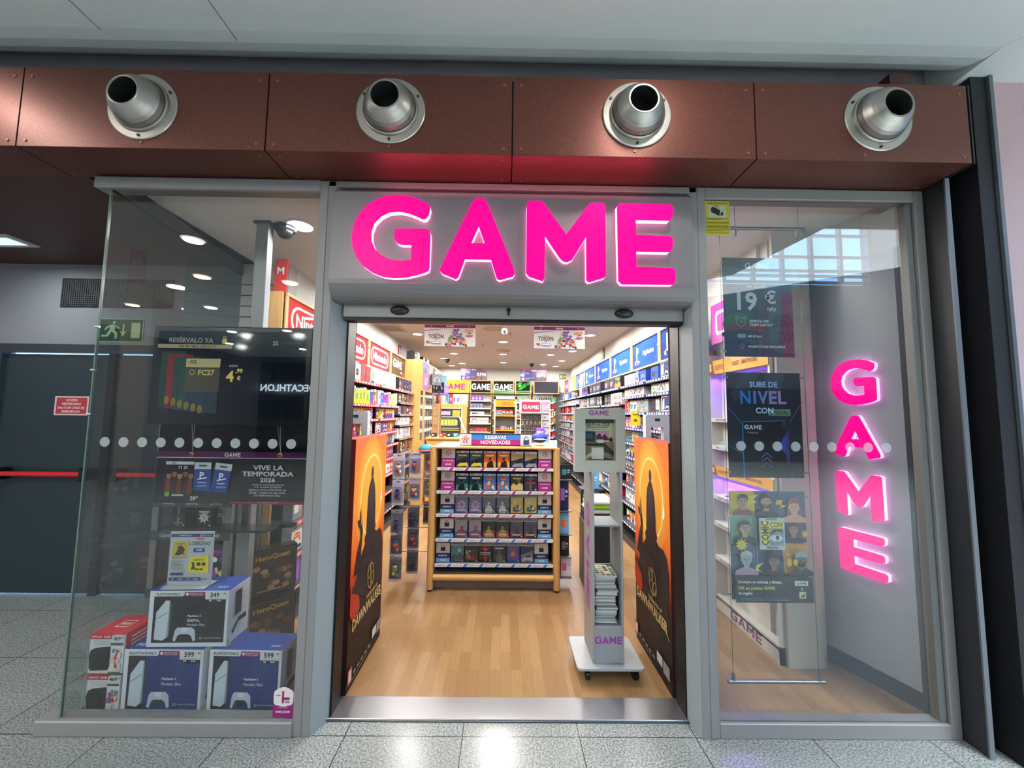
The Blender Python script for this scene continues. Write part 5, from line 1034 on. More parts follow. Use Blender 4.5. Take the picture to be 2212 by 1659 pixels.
# ---------------------------------------------------------------- centre gondola with new releases
def gondola():
    x0, x1, yf, yb = -.70, .545, 1.585, 2.28; L = x1-x0; H = 1.315
    t = thing('display_gondola', 'double sided beech display unit with five shelves of new releases in the centre', 'shelving', (x0, yf, 0))
    for x, e in ((0, -.03), (L-.062, .03)):
        m = MB(); vs = []
        for (z, ins) in ((0.02, 0), (H, .02)): vs += [(x, ins, z), (x+.062, ins, z), (x+.062, yb-yf-ins, z), (x, yb-yf-ins, z)]
        m.mesh(vs, [(3, 2, 1, 0), (4, 5, 6, 7), (0, 1, 5, 4), (1, 2, 6, 5), (2, 3, 7, 6), (3, 0, 4, 7)], '#fff', 'beech')
        m.cyl((x+.031, .004, .02), (x+.031, .024, H), .031, '#fff', 'beech', 16); m.build('end_panel', t)
        m = MB(); m.cyl((x+.031, .012, 0), (x+.031, .012, .02), .024, '#17181a', 'gloss', 12); m.build('foot', t)
    m = MB(); m.box(.062, .30, .12, L-.062, .36, H-.02, '#a9aba8', 'paint')
    for k in range(11): m.box(.062, .297, .15+.1*k, L-.062, .2995, .158+.1*k, '#4a4c4c')
    m.build('slat_back', t)
    m = MB(); m.prism([[(.0, .0), (L, .0), (L-.03, .05), (L-.03, .65), (.03, .65), (.03, .05)]], (0, 0, H+.012), X, Y, .014, '#fff', mat='beech_x'); m.build('top_board', t)
    m = MB(); m.cyl((.062, .012, .12), (L-.062, .012, .12), .03, '#fff', 'beech_x', 16); m.build('bumper_rail', t)
    m = MB(); m.box(.062, .03, .02, L-.062, .05, .09, '#6e7072', 'satin'); m.box(.062, .03, .14, L-.062, .3, .16, '#6e7072', 'satin'); m.build('kick_plate', t)
    zs = (1.128, .912, .697, .470, .243); strips = ['#a02a7a']*3+['#2f6fd0']*2
    for k, z in enumerate(zs):
        m = MB(); m.box(.08, .005+.0, z-.016, L-.07, .30, z-.003, '#8e9090', 'satin'); o = m.build('shelf', t)
        m = MB(); m.box(.075, -.004, z-.022, L-.065, .005, z+.006, '#e3e1e3', 'gloss'); a = Art(m, (.075, -.004, z-.022), X, Z, L-.14, .028)
        for q in range(7): a.poly([(.135*q+.10, .02), (.135*q+.12, .98), (.135*q+.145, .98), (.135*q+.125, .02)], strips[k]); a.e -= a.de
        for q in range(7): a.text('NOVEDADES GAME' if k < 3 else 'RESERVA YA', .135*q+.055, .5, .42, strips[k], False, maxw=.07)
        m.build('price_strip', o)
    m = MB()
    for z in (.45, .8, 1.1):
        for side, xx in ((-1, 0), (1, L)): pass
    # header board
    s = thing('topper_sign', 'blue and magenta topper sign on the centre display with star and padlock', 'sign', (-.078, 1.75, H+.0135)); w, h = .72, .112
    m = MB(); m.box(-w/2, -.012, 0, w/2, .012, h+.008, '#17171b', 'gloss', .002); a = Art(m, (-w/2, -.012, .006), X, Z, w, h-.004); a.rect(0, 0, .165, 1, '#e2dfe2'); a.rect(.845, 0, 1, 1, '#e2dfe2')
    a.rect(.165, .5, .845, .96, '#2f7fd8'); a.rect(.165, .04, .845, .5, '#a81f82'); a.text('RESERVAS', .5, .73, .34, '#eef0f4', True, maxw=.4); a.text('NOVEDADES', .5, .27, .36, '#eef0f4', True, maxw=.5)
    a.star(.085, .5, .058, 5, .6, '#a81f62'); a.star(.085, .5, .045, 5, .6, '#e2dfe2'); a.text('N', .085, .5, .3, '#a81f62'); a.rect(.885, .08, .965, .5, '#23366f'); a.ring(.925, .5, .033, .34, .009, '#55606f', 16, 0, PI); m.build('sign_board', s)
    # releases
    def case(x, k, me, lab, holder):
        z = zs[k]; c = thing('game_case', lab, 'game case', (x, yf+.062, z), 0, 'new release cases on the centre display')
        o = bpy.data.objects.new('case_cover', me); COL.objects.link(o); o.parent = c; o.rotation_euler.x = -.06
        if holder:
            hm = HOLD.get('m')
            if not hm:
                m = MB(); m.box(-.064, -.004, 0, .064, -.002, .185, '#fff', 'clear'); m.box(-.064, -.0035, .148, .064, -.001, .185, '#b3b0ab', 'gloss'); a = Art(m, (-.064, -.004, .148), X, Z, .128, .037); a.text('¡RESÉRVALO YA!', .5, .5, .4, '#4a4e5a', True, maxw=.8)
                q = m.build('h'); HOLD['m'] = hm = q.data; bpy.data.objects.remove(q)
            o2 = bpy.data.objects.new('reserve_sleeve', hm); COL.objects.link(o2); o2.parent = c; o2.rotation_euler.x = -.06; o2.location = (0, -.002, 0)
    HOLD = {}
    def side_card(x, k, kind, side):
        z = zs[k]; w, h = .128, .175; m = MB(); m.box(-w/2, 0, 0, w/2, .003, h, '#dcd9d6'); a = Art(m, (-w/2, 0, 0), X, Z, w, h)
        if kind == 'new': a.rect(0, 0, 1, .46, '#b02a86'); a.rect(0, .44, 1, .5, '#8c1f6a'); a.star(.5, .78, .22, 10, .82, '#b8407a'); a.ell(.5, .78, .15, .11, '#e4d8de'); a.text('N', .5, .78, .12, '#b8407a'); a.text('NOVEDADES', .5, .36, .075, '#efe0ea', True, maxw=.85); a.text('GAME', .5, .16, .1, '#efe0ea', True, maxw=.5)
        else: a.rect(0, .2, 1, .46, '#232b55'); a.rect(0, 0, 1, .2, '#6fb0e0'); a.rect(.33, .56, .67, .76, '#232b55'); a.ring(.5, .76, .13, .13, .04, '#8b8f9a', 16, 0, PI); a.text('RESERVA', .5, .33, .09, '#e4e6f0', True, maxw=.8); a.text('GAME', .5, .1, .09, '#e6f2fa', True, maxw=.5)
        o = m.build('shelf_card', None, (x, yf+.058, z)); o.rotation_euler.x = -.06
        tag(o, '%s shelf card at the %s end of the %s display shelf' % ('magenta novelty' if kind == 'new' else 'white padlock reservation', side, ORD[k]), 'sign', 'end cards on the centre display')
    titles = [[('#23282a', '#d9c22a', '#4a5052', 'car', 'black cover with yellow car')]*2+[('#e2661e', '#2b1d1a', '#f0a03a', 'figure', 'orange cover with dark figure')]*2+[('#2b2f38', '#8f959c', '#b9a066', 'car', 'charcoal cover with silver craft')]*2,
              [('#1f3a3d', '#10181a', '#3f7f7c', 'figure', 'dark teal cover with lone figure')]*2+[('#3f86c8', '#d8562a', '#e8e0d0', 'group', 'blue cover with red cartoon heroes')]*2+[('#3b3428', '#d8b868', '#7a6a4a', 'land', 'gold glinting landscape cover'), ('#2c2c30', '#5a5c62', '#a83a34', 'stripe', 'dark grey cover with red mark')],
              [('#7d6aa8', '#e0dce8', '#c9506a', 'burst', 'violet cover with white burst')]*2+[('#6a7078', '#e4e4e4', '#2f3338', 'figure', 'grey football cover with white shirt')]*2+[('#e3cd1c', '#3a2c1a', '#a83a3a', 'group', 'bright yellow cover with dark fighter')]*2,
              [('#c8b8b0', '#b04a5a', '#7a5aa0', 'figure', 'pale cover with crimson fighter')]*2+[('#1c1c1c', '#d8b83a', '#c83024', 'figure', 'black cover with gold helmet')]*2+[('#5a4a6a', '#2a2028', '#a84a4a', 'figure', 'purple grey cover with dark figure')]*2,
              [('#5f9aa0', '#2a5a60', '#d8e0dc', 'land', 'sea green cover with aircraft'), ('#26221f', '#a83a24', '#6a6058', 'group', 'black cover with red sparks'), ('#1b1a1c', '#d8302a', '#e0e0e0', 'stripe', 'black cover with red number two'), ('#2b2e2b', '#7a7a6a', '#3f463f', 'figure', 'dark olive cover'), ('#3a5ac0', '#d83a6a', '#e8a04a', 'burst', 'blue and pink comic cover'), ('#8a8f98', '#d8dce0', '#3a3f48', 'car', 'grey cover with white car')]]
    for k, row in enumerate(titles):
        dx = -.03 if k == 4 else 0
        for q, (bg, fg, ac, st, nm) in enumerate(row):
            me, *_ = proto_mesh('case', q//2 if k < 4 else q, bg, fg, ac, st, 'white' if k < 2 else 'none', (.122, .158 if k < 2 else .150, .014))
            rep = ', left copy' if q+1 < 6 and row[q+1][4] == nm else ', right copy' if q and row[q-1][4] == nm else ''
            case(-.393+q*.1325+dx, k, me, nm+', %s shelf of the centre display%s' % (ORD[k], rep), k >= 2)
        side_card(-.53+dx, k, 'new' if k < 2 else 'res', 'left'); side_card(.405+dx, k, 'new' if k < 2 else 'res', 'right')
    # blister packs hanging from pegs on the left end
    r = random.Random(9); n = 0
    for j, z in enumerate((1.13, .88, .60, .40, .17)):
        for i in range(3 if j < 3 else 2):
            y = 1.66+.20*i; dx = .1+.03*(j % 2)+.09*(i == 0); xx = x0-.015-.13*(2-i)*.9-.06
            t = thing('blister_pack', 'clear hanging figure pack, %s from the front, %s row, left end of centre display' % (ORD[i], ORD[j]), 'toy pack', (xx, y-.02*i, z-.12), .12*(r.random()-.5), 'hanging toy packs on the centre display')
            m = MB(); m.box(-.058, .0, 0, .058, .002, .24, '#cfcbd6' if j < 2 else '#8d8890', 'gloss'); a = Art(m, (-.058, 0, 0), X, Z, .116, .24); a.rect(0, 0, 1, .1, '#d6d6da'); a.rect(.35, .9, .65, .94, '#54565c'); a.rect(0, .72, 1, .86, '#b9b4c8' if j < 2 else '#5c5a60'); m.build('backing_card', t)
            m = MB(); c1, c2 = r.choice([('#c9402a', '#e8e2da'), ('#2c3f9a', '#d8562a'), ('#b8452e', '#f0e8e0'), ('#1f2444', '#3a3f6a'), ('#c8b83a', '#5f8f8a')])
            m.ball((0, -.025, .12), .026, c2, 'gloss', 10, (1, .6, 1.1)); m.ball((.002, -.03, .145), .02, c1, 'gloss', 10, (1.1, .6, .8)); m.ball((-.01, -.025, .085), .022, c1, 'gloss', 10, (.8, .6, 1.2)); m.ball((.02, -.025, .07), .014, c2, 'gloss', 8, (1, .7, 1.4)); m.build('toy', t)
            m = MB(); m.box(-.052, -.052, .03, .052, 0, .17, '#fff', 'clear'); m.build('clear_bubble', t)
    for j, z in enumerate((1.235, .985, .705, .505, .27)):
        m = MB(); m.cyl((x0, 1.83, z), (x0-.34, 1.83, z), .004, '#8e9194', 'metal', 8); m.box(x0-.004, 1.66, z-.01, x0-.0005, 2.1, z+.01, '#8e9194', 'metal')
        tag(m.build('peg_bar'), 'horizontal peg bar at the left end of the centre display, %s from the top' % ORD[j], 'hook')
    for k, (x, y, z, w, h, d, c, f, lab, rz) in enumerate([(.615, 1.68, 1.02, .11, .14, .01, 'black', 'teal', 'teal board game box hanging at the right end of the centre display', .15), (.60, 1.70, .55, .09, .30, .03, 'dark blue', 'violet', 'dark blue long box at the right end of the centre display', .05), (.60, 1.68, .50, .085, .20, .03, 'light blue', 'orange', 'sky blue box with orange lettering at the right end of the centre display', 0),
                                     (.608, 1.70, .29, .08, .19, .12, 'black', 'grey', 'black speaker carton low at the right end of the centre display', .0), (.618, 1.69, .10, .1, .18, .12, 'white', 'pink', 'white carton with pink print low at the right end of the centre display', 0.)]):
        if k == 1: z = .72
        me, *_ = proto_mesh('box', 40+k, c, f, 'orange' if k == 2 else 'silver', 'plain', None, (w, h, d)); put('hanging_box', me, (x, y, z), rz, lab, 'box', None)
    m = MB(); m.box(.546, 1.72, .04, .56, 2.15, 1.2, '#8f9294', 'satin')
    for z in (.1, .29, .5, .72, 1.02): m.box(.546, 1.66, z-.01, .67, 1.84, z-.003, '#6c6f71', 'satin')
    tag(m.build('end_rack'), 'grey wire rack fixed to the right end of the centre display', 'rack')
    # soft toys / caps on top
    for k, (x, y, c1, c2, lab) in enumerate([(-.80, 1.95, '#2f8fb0', '#d83a2a', 'blue and red cap on top of the packs left of the display'), (.38, 1.95, '#1f3aa0', '#e8e8ec', 'royal blue and white cap on the right of the display top')]):
        t = thing('cap', lab, 'cap', (x, y, 1.40 if k else 1.27)); m = MB(); m.ball((0, 0, 0), .085, c1, 'paint', 16, (1, 1, .62)); m.build('crown', t); m = MB(); m.ball((0, -.09, -.01), .07, c2, 'paint', 12, (1, .8, .12)); m.build('peak', t); m = MB(); m.ball((0, 0, .052), .01, c2); m.build('button', t)
gondola()

# ---------------------------------------------------------------- rear left: overhead cases, glass cabinet, counter
def rear_left():
    t = thing('overhead_cabinet', 'beech overhead cabinet beyond the left shelving, its side covered in purple posters', 'cabinet', (-1.995, 4.875, 2.05))
    m = MB(); m.box(0, 0, 0, .50, 1.95, .57, '#fff', 'beech', .003); m.build('carcass', t)
    for k, (a0, a1, c) in enumerate([(0.02, .55, '#a05a9a'), (.57, .95, '#b08a5a'), (.97, 1.4, '#23242a'), (1.42, 1.92, '#b0509a')]):
        m = MB(); a = Art(m, (.501, a0, .02), Y, Z, a1-a0, .53); a.rect(0, 0, 1, 1, c); r = random.Random(k)
        for q in range(6): a.ell(.2+.6*r.random(), .15+.7*r.random(), .15, .1, r.choice(['#e2dfe2', '#c9b0d0', '#5a4a3a', '#3a8fc0', c]), 10)
        a.text('GAME', .5, .25, .14, '#e8e0ea', True, maxw=.8); m.build('side_poster', t)
    for k, (y, z, h, w, c) in enumerate([(5.0, 2.625, .16, .18, 'black'), (5.25, 2.625, .18, .2, 'silver'), (5.75, 2.625, .16, .2, 'black'), (6.15, 2.625, .17, .22, 'grey')]):
        me, *_ = proto_mesh('box', 60+k, c, 'white', 'silver', 'pad', None, (w, h, .15)); put('accessory_box', me, (-1.66, y, z), PI/2, '%s carton standing on the overhead cabinet, %s from the front' % (c, ORD[k]), 'box', 'cartons on the overhead cabinet')
    for k, (y, z, c, rz) in enumerate([(5.6, 2.26, 'grey', .3), (5.9, 2.12, 'black', -.2), (6.3, 2.3, 'light blue', .2), (6.55, 2.1, 'violet', -.1)]):
        me, *_ = proto_mesh('box', 70+k, c, 'silver', 'blue', 'phones', None, (.2, .22, .12)); put('hanging_box', me, (-1.36, y, z-.05), rz+.35, '%s merchandise bag hanging beside the overhead cabinet, %s from the front' % (c, ORD[k]), 'bag', 'bags beside the overhead cabinet')
    t = thing('glass_cabinet', 'beech framed glass cabinet with small figures left of the counter', 'cabinet', (-2.0, 4.9, 0))
    m = MB(); m.box(0, 0, 0, .55, 1.9, 1.12, '#fff', 'beech', .003); m.build('base_cabinet', t)
    for x, y in ((.52, 0), (.52, 1.87), (.0, .0), (.52, .93)): m = MB(); m.box(x, y, 1.12, x+.03, y+.03, 2.05, '#fff', 'beech'); m.build('post', t)
    for z in (1.35, 1.58, 1.81): m = MB(); m.box(.02, .03, z, .52, 1.87, z+.006, '#bcd0cc', 'clear'); m.build('glass_shelf', t)
    m = MB(); m.face([(.54, .03, 1.12), (.54, 1.87, 1.12), (.54, 1.87, 2.05), (.54, .03, 2.05)], '#fff', 'clear'); m.build('glass_door', t)
    r = random.Random(21); n = 0
    for j, z in enumerate((1.122, 1.358, 1.588, 1.818)):
        for i in range(7):
            c = r.choice(['silver', 'gold', 'cream', 'grey', 'red', 'teal', 'white']); me, *_ = proto_mesh('figure', i % 3, c, r.choice(NAMES), 'grey', 'figure', None, (.085, .14, .07))
            put('figure_box', me, (-1.56, 5.05+.24*i, z), PI/2, '%s figure box, %s from the front, %s shelf up of the glass cabinet' % (c, ORD[i], ORD[j]), 'toy box', 'figure boxes in the glass cabinet')
    t = thing('counter', 'beech sales counter behind the centre display', 'counter', (-1.42, 5.0, 0))
    m = MB(); m.box(0, 0, 0, .75, .5, 1.16, '#fff', 'beech_x', .004); m.build('body', t); m = MB(); m.box(-.02, -.03, 1.16, .79, .55, 1.195, '#fff', 'beech_x', .006); m.build('counter_top', t)
    for k, (x, z, c) in enumerate([(-1.32, 1.197, 'black'), (-1.17, 1.197, 'red'), (-1.02, 1.197, 'black'), (-.9, 1.197, 'teal')]):
        me, *_ = proto_mesh('tin', k, c, 'white', 'red', 'plain'); put('gadget_box', me, (x, 5.2, z), .2*k, '%s small pack lying on the sales counter, %s from the left' % (c, ORD[k]), 'pack', 'packs on the counter')
    m = MB(); m.face([(-.95, 5.25, 1.2), (-.68, 5.25, 1.2), (-.80, 5.25, 1.62), (-1.0, 5.25, 1.66)], '#cfd6d0', 'clear'); m.prism([[(0, 0), (.03, 0), (-.12, .38), (-.16, .38)]], (-.70, 5.2, 1.2), X, Z, .01, '#bcc4bd', mat='gloss'); tag(m.build('plastic_bag'), 'crumpled translucent bag standing on the sales counter', 'bag')
    # framed notice in wood surround on the back wall
    t = thing('framed_notice', 'large metal framed notice board in a beech surround on the back wall', 'notice board', (-1.5, 8.7, .8))
    m = MB(); m.box(-.46, .0, -.75, .46, .1, 1.1, '#fff', 'beech', .004); m.build('surround', t); m = MB(); m.prism([[(-.33, .06), (.33, .06), (.33, 1.0), (-.33, 1.0)], [(-.3, .09), (-.3, .97), (.3, .97), (.3, .09)]], (0, -.03, 0), X, Z, .028, '#c2c4c4', mat='satin'); m.build('frame', t)
    m = MB(); a = Art(m, (-.3, -.012, .09), X, Z, .6, .88); a.rect(0, 0, 1, 1, '#26292c'); a.rect(.05, .8, .5, .92, '#b9a8c8'); a.rect(.6, .75, .95, .95, '#b8a83a'); a.rect(.05, .45, .8, .68, '#7a8a3a')
    for k in range(5): a.rect(.08+.16*k, .48, .2+.16*k, .64, '#c9c06a')
    for y in (.1, .18, .3, .36, .72): a.rect(.1, y, .92, y+.035, '#b0a23a' if y in (.18, .3) else '#9fa4a6')
    m.build('notice_sheet', t)
    # used goods glass tower
    t = thing('used_goods_cabinet', 'grey framed glass cabinet with orange used goods header in front of back wall', 'cabinet', (.04, 7.9, 0))
    m = MB()
    for x in (-.3, .25): m.box(x, -.02, 0, x+.05, .35, 2.1, '#a9aba6', 'satin', .003)
    m.box(-.3, -.02, 2.02, .3, .35, 2.1, '#a9aba6', 'satin', .003); m.build('frame', t)
    m = MB(); m.box(-.25, -.015, 1.83, .25, .0, 2.0, '#e8962a', 'gloss'); a = Art(m, (-.25, -.015, 1.83), X, Z, .5, .17); a.ring(.13, .5, .07, .2, .02, '#b8401a'); a.text('SEMINUEVOS', .6, .64, .3, '#8a3a1a', True, maxw=.6); a.text('GARANTIZADOS', .6, .3, .3, '#8a3a1a', True, maxw=.6); m.build('header_plate', t)
    for k, z in enumerate((1.58, 1.2, .9, .6)): m = MB(); m.box(-.25, .0, z, .25, .33, z+.025, '#e8962a', 'gloss'); m.build('shelf', t)
    m = MB(); m.box(-.25, .335, 0, .25, .345, 2.02, '#8f918c'); m.build('back_panel', t)
    for j, z in enumerate((1.605, 1.225, .925)): stock_row((-.23, 8.02, z), X, 0, .48, 'small', ['red', 'grey', 'black', 'silver', 'cream'], '%s shelf of used goods cabinet' % ORD[j], 'goods in the used goods cabinet', 500+j, None, .01, [(.1, .16, .05), (.08, .14, .05)] if j == 0 else [(.07, .09, .05)], end='left')
    stock_row((-.23, 8.0, 1.35), X, 0, .48, 'small', ['silver', 'red', 'cream'], 'upper layer, second shelf of used goods cabinet', 'goods in the used goods cabinet', 560, None, .008, [(.07, .09, .04)], end='left') if False else None
    # revolving merchandise tower
    t = thing('merchandise_tower', 'white revolving tower with red lettered header and rows of black merchandise', 'display stand', (.62, 6.35, 0))
    m = MB(); m.box(-.27, -.25, 1.66, .19, .2, 1.95, '#e2dfd8', 'paint', .008); a = Art(m, (-.24, -.25, 1.69), X, Z, .40, .22); a.rect(0, 0, 1, 1, '#c22a4a'); a.game(.5, .5, .42, '#eee6e8'); m.build('front_header', t)
    m = MB(); m.box(.20, -.22, 1.66, .38, .2, 1.95, '#e2dfd8', 'paint', .008); a = Art(m, (.215, -.22, 1.69), X, Z, .15, .22); a.rect(0, 0, 1, 1, '#c58ab0'); a.text('GAME', .5, .5, .5, '#e8e0e6', True, maxw=.9); m.build('side_header', t)
    m = MB(); m.box(-.27, -.2, .05, .38, .2, .12, '#d8d5ce', 'paint', .01); m.cyl((.05, 0, 0), (.05, 0, .05), .22, '#3a3c40', 'satin', 24); m.build('base', t)
    for x in (-.27, .19, .36): m = MB(); m.box(x, -.22, .12, x+.02, -.2, 1.66, '#dedbd4', 'paint'); m.build('post', t)
    m = MB(); m.box(-.25, -.02, .12, .37, .02, 1.66, '#c9c6bf', 'paint'); m.build('core_panel', t)
    for j in range(9):
        z = 1.545-.115*j
        for i in range(5):
            me, *_ = proto_mesh('small', 80+j % 2, 'black', 'black' if j not in (1,) else 'gold', 'grey', 'burst', None, (.07, .085, .02)); put('merch_pack', me, (.62-.205+.09*i, 6.35-.17, z), 0, 'black merchandise pack on the tower, %s row down, %s from the left' % (ORD[j], ORD[i]), 'pack', 'black packs on the merchandise tower')
            if j == 0: pass
    for j in range(3): me, *_ = proto_mesh('small', 90, 'silver', 'grey', 'cream', 'plain', None, (.13, .12, .03)); put('merch_pack', me, (.91, 6.35-.2, 1.52-.15*j), 0, 'silver merchandise pack on the right face of the tower, %s row down' % ORD[j], 'pack', 'silver packs on the merchandise tower')
    for k, (x, y, z, w, h, c, f) in enumerate([(.60, 4.15, 1.28, .14, .14, 'purple', 'white'), (.56, 4.1, 1.12, .13, .14, 'purple', 'pink'), (.66, 4.0, 1.05, .09, .22, 'light blue', 'cream'), (.80, 4.1, .98, .13, .24, 'white', 'violet'), ]):
        me, *_ = proto_mesh('box', 100+k, c, f, 'silver', 'plain', None, (w, h, .12)); put('gift_box', me, (x, y, z), -.1, '%s gift box on the low stand behind the centre display, %s from the top' % (c, ORD[k]), 'box', None)
    t = thing('low_stand', 'stepped grey stand of gift boxes right behind the centre display', 'display stand', (.68, 3.95, 0))
    m = MB(); m.box(-.2, .0, 0, .2, .3, 1.045, '#8e9092', 'satin', .004); m.box(-.2, .08, 1.045, .0, .3, 1.115, '#8e9092', 'satin'); m.box(.05, -.0, 0, .2, .2, .975, '#8e9092', 'satin'); m.build('body', t)
rear_left()

# ---------------------------------------------------------------- ceiling things in the shop
def ceiling_things():
    def banner(x, y, z1, lab, kind):
        w, h = .715, .305; t = thing('ceiling_banner', lab, 'banner', (x, y, z1-h), 0, 'promotional banners hanging from the shop ceiling')
        m = MB(); m.box(-w/2, 0, 0, w/2, .005, h, '#cfd0cc'); a = Art(m, (-w/2, 0, 0), X, Z, w, h); a.rect(0, .86, 1, 1, '#6b1a5c'); a.game(.5, .93, .09, '#e6dce4'); a.ell(.13, .93, .01, .02, '#e6dce4'); a.ell(.87, .93, .01, .02, '#e6dce4'); r = random.Random(4)
        if kind:
            a.poly([(0, .7), (.55, .85), (0, .74)], '#5b5580'); a.text('TOKON', .23, .45, .2, '#3a3a44', True, maxw=.3); a.text('MARVEL', .24, .58, .05, '#b83a3a', True); a.poly([(.19, .34), (.23, .29), (.27, .34)], '#c83a34')
            for k in range(90): y_ = .02+.74*(k/90.); x_ = .63+(r.random()-.5)*.44*(1-.8*(k/90.)); a.ell(x_, .84-.0-(.84-y_) if False else y_, .022+.01*r.random(), .045+.03*r.random(), r.choice(['#c8343a', '#3a58b0', '#6a4aa0', '#e8a03a', '#2b2c38', '#d8d2c8', '#3a9a5a', '#b86a90']), 8)
            for k in range(4): a.rect(.80+.04*k, .66, .83+.04*k, .78, '#e0803a')
            a.rect(.86, .58, .92, .62, '#4a3a3a'); a.rect(.82, .45, .95, .52, '#b04a70'); a.rect(.03, .14, .06, .22, '#e0e0e0'); a.rect(.045, .15, .08, .22, '#33363a'); a.rect(.08, .15, .11, .22, '#c8343a'); a.rect(.15, .11, .32, .2, '#3a78c8'); a.rect(.16, .13, .31, .18, '#d6dce6')
        else:
            a.rect(0, 0, .58, .86, '#3a3a5e'); a.rect(.58, 0, 1, .86, '#4a4048')
            for k in range(9): a.ell(.05+.3*r.random(), .1+.7*r.random(), .07, .12, r.choice(['#c8343a', '#e8a03a', '#4a6ac0', '#e2dcd4', '#2b2c48']), 8)
            a.text('RPM', .79, .5, .32, '#c2b8b4', True, maxw=.34); a.rect(.38, .25, .54, .33, '#b8404a'); a.rect(.65, .1, .72, .2, '#a8505a'); a.rect(.85, .1, .93, .2, '#a8505a')
        m.build('printed_panel', t)
        m = MB()
        for q in (-.25, .25): m.cyl((q, .003, h), (q, .003, 3.0-(z1-h)), .0015, '#b0b0b0', 'metal', 5)
        m.build('hanging_wire', t)
    banner(-.77, 3.2, 2.885, 'nearer left ceiling banner with purple header and crowd of small figures', 1); banner(.77, 3.2, 2.875, 'nearer right ceiling banner with purple header and crowd of small figures', 1)
    banner(-.83, 8.3, 2.86, 'far left dark ceiling banner above the orange sign', 0); banner(.80, 8.3, 2.85, 'far right dark ceiling banner above the blank sign', 0)
    def dome(x, y, z, lab, c='#17181b', r=.06):
        t = thing('dome_camera', lab, 'security camera', (x, y, z), 0, 'ceiling cameras'); m = MB(); m.lathe([(r*1.1, 0), (r*1.1, -.03), (r*.95, -.045)], (0, 0, 0), (0, 0, 1), c, 'gloss', 24); m.build('housing', t)
        m = MB(); m.ball((0, 0, -.045), r*.85, '#0c0d10', 'gloss', 16, (1, 1, .9)); m.build('lens_dome', t)
    dome(-1.62, .62, 3.0, 'black dome camera beside the grey post in the left window', r=.065); dome(-1.45, 7.5, 3.0, 'black dome camera at the far left of the shop ceiling'); dome(.74, 8.1, 3.0, 'black dome camera at the far right of the shop ceiling')
    t = thing('dome_camera', 'white ceiling camera facing the entrance', 'security camera', (-.005, 3.8, 3.0)); m = MB(); m.cyl((0, 0, 0), (0, 0, -.05), .05, '#e6e4e0', 'paint', 20); m.ball((0, 0, -.07), .05, '#e6e4e0', 'paint', 16); m.build('housing', t); m = MB(); m.cyl((0, -.04, -.08), (0, -.058, -.085), .024, '#15161a', 'gloss', 16); m.build('lens', t)
    t = thing('air_grille', 'square white ventilation grille in the shop ceiling, front left', 'air vent', (-1.82, 3.97, 3.0)); m = MB(); m.prism([[(-.2, -.25), (.2, -.25), (.2, .25), (-.2, .25)], [(-.16, -.21), (-.16, .21), (.16, .21), (.16, -.21)]], (0, 0, -.012), X, -Y, .012, '#d9d3c4'); m.build('frame', t)
    for k in range(4): m = MB(); m.box(-.16, -.19+.1*k, -.01, .16, -.13+.1*k, -.004, '#b3aa98'); m.build('louvre', t)
    for k, (x, y) in enumerate([(-.42, 5.2), (-1.05, 6.9), (-1.02, 8.7), (.42, 6.6), (.1, 4.2)]):
        m = MB(); m.cyl((x, y, 3.0), (x, y, 2.965), .008, '#b8a878', 'metal', 8); m.lathe([(.03, 0), (.03, -.004), (.0, -.004)], (x, y, 2.966), (0, 0, 1), '#b8a878', 'metal', 12); tag(m.build('sprinkler'), 'small brass sprinkler head on the shop ceiling, %s' % ['left of middle, nearer', 'left, midway', 'far left', 'right of the middle row', 'nearest, in the middle'][k], 'sprinkler', 'ceiling sprinklers')
    def wallsign(x, y, z, w, h, c, lab, rz):
        m = MB(); m.box(-w/2, -.012, 0, w/2, 0, h, c, 'gloss'); a = Art(m, (-w/2, -.012, 0), X, Z, w, h); a.rect(.12, .2, .45, .8, '#d6dcd0'); a.poly([(.55, .5), (.75, .2), (.75, .8)], '#d6dcd0'); a.rect(.74, .42, .92, .58, '#d6dcd0'); tag(m.build('wall_sign', None, (x, y, z), rz), lab, 'sign')
    wallsign(-1.995, 2.15, 2.73, .24, .16, '#3f5a40', 'small green emergency sign high on the left shop wall', PI/2); wallsign(-1.995, 5.1, 2.72, .16, .2, '#c8302c', 'small red fire sign high on the left shop wall', PI/2); wallsign(1.965, 5.4, 2.73, .16, .24, '#4f5f4c', 'small grey green sign high on the right shop wall', -PI/2); wallsign(-.85, 9.29, 2.82, .26, .14, '#c8302c', 'red sign high on the back wall above the dark banner', 0); wallsign(1.75, 9.29, 2.70, .2, .15, '#8f9468', 'olive sign in the far right corner of the back wall', 0)
ceiling_things()

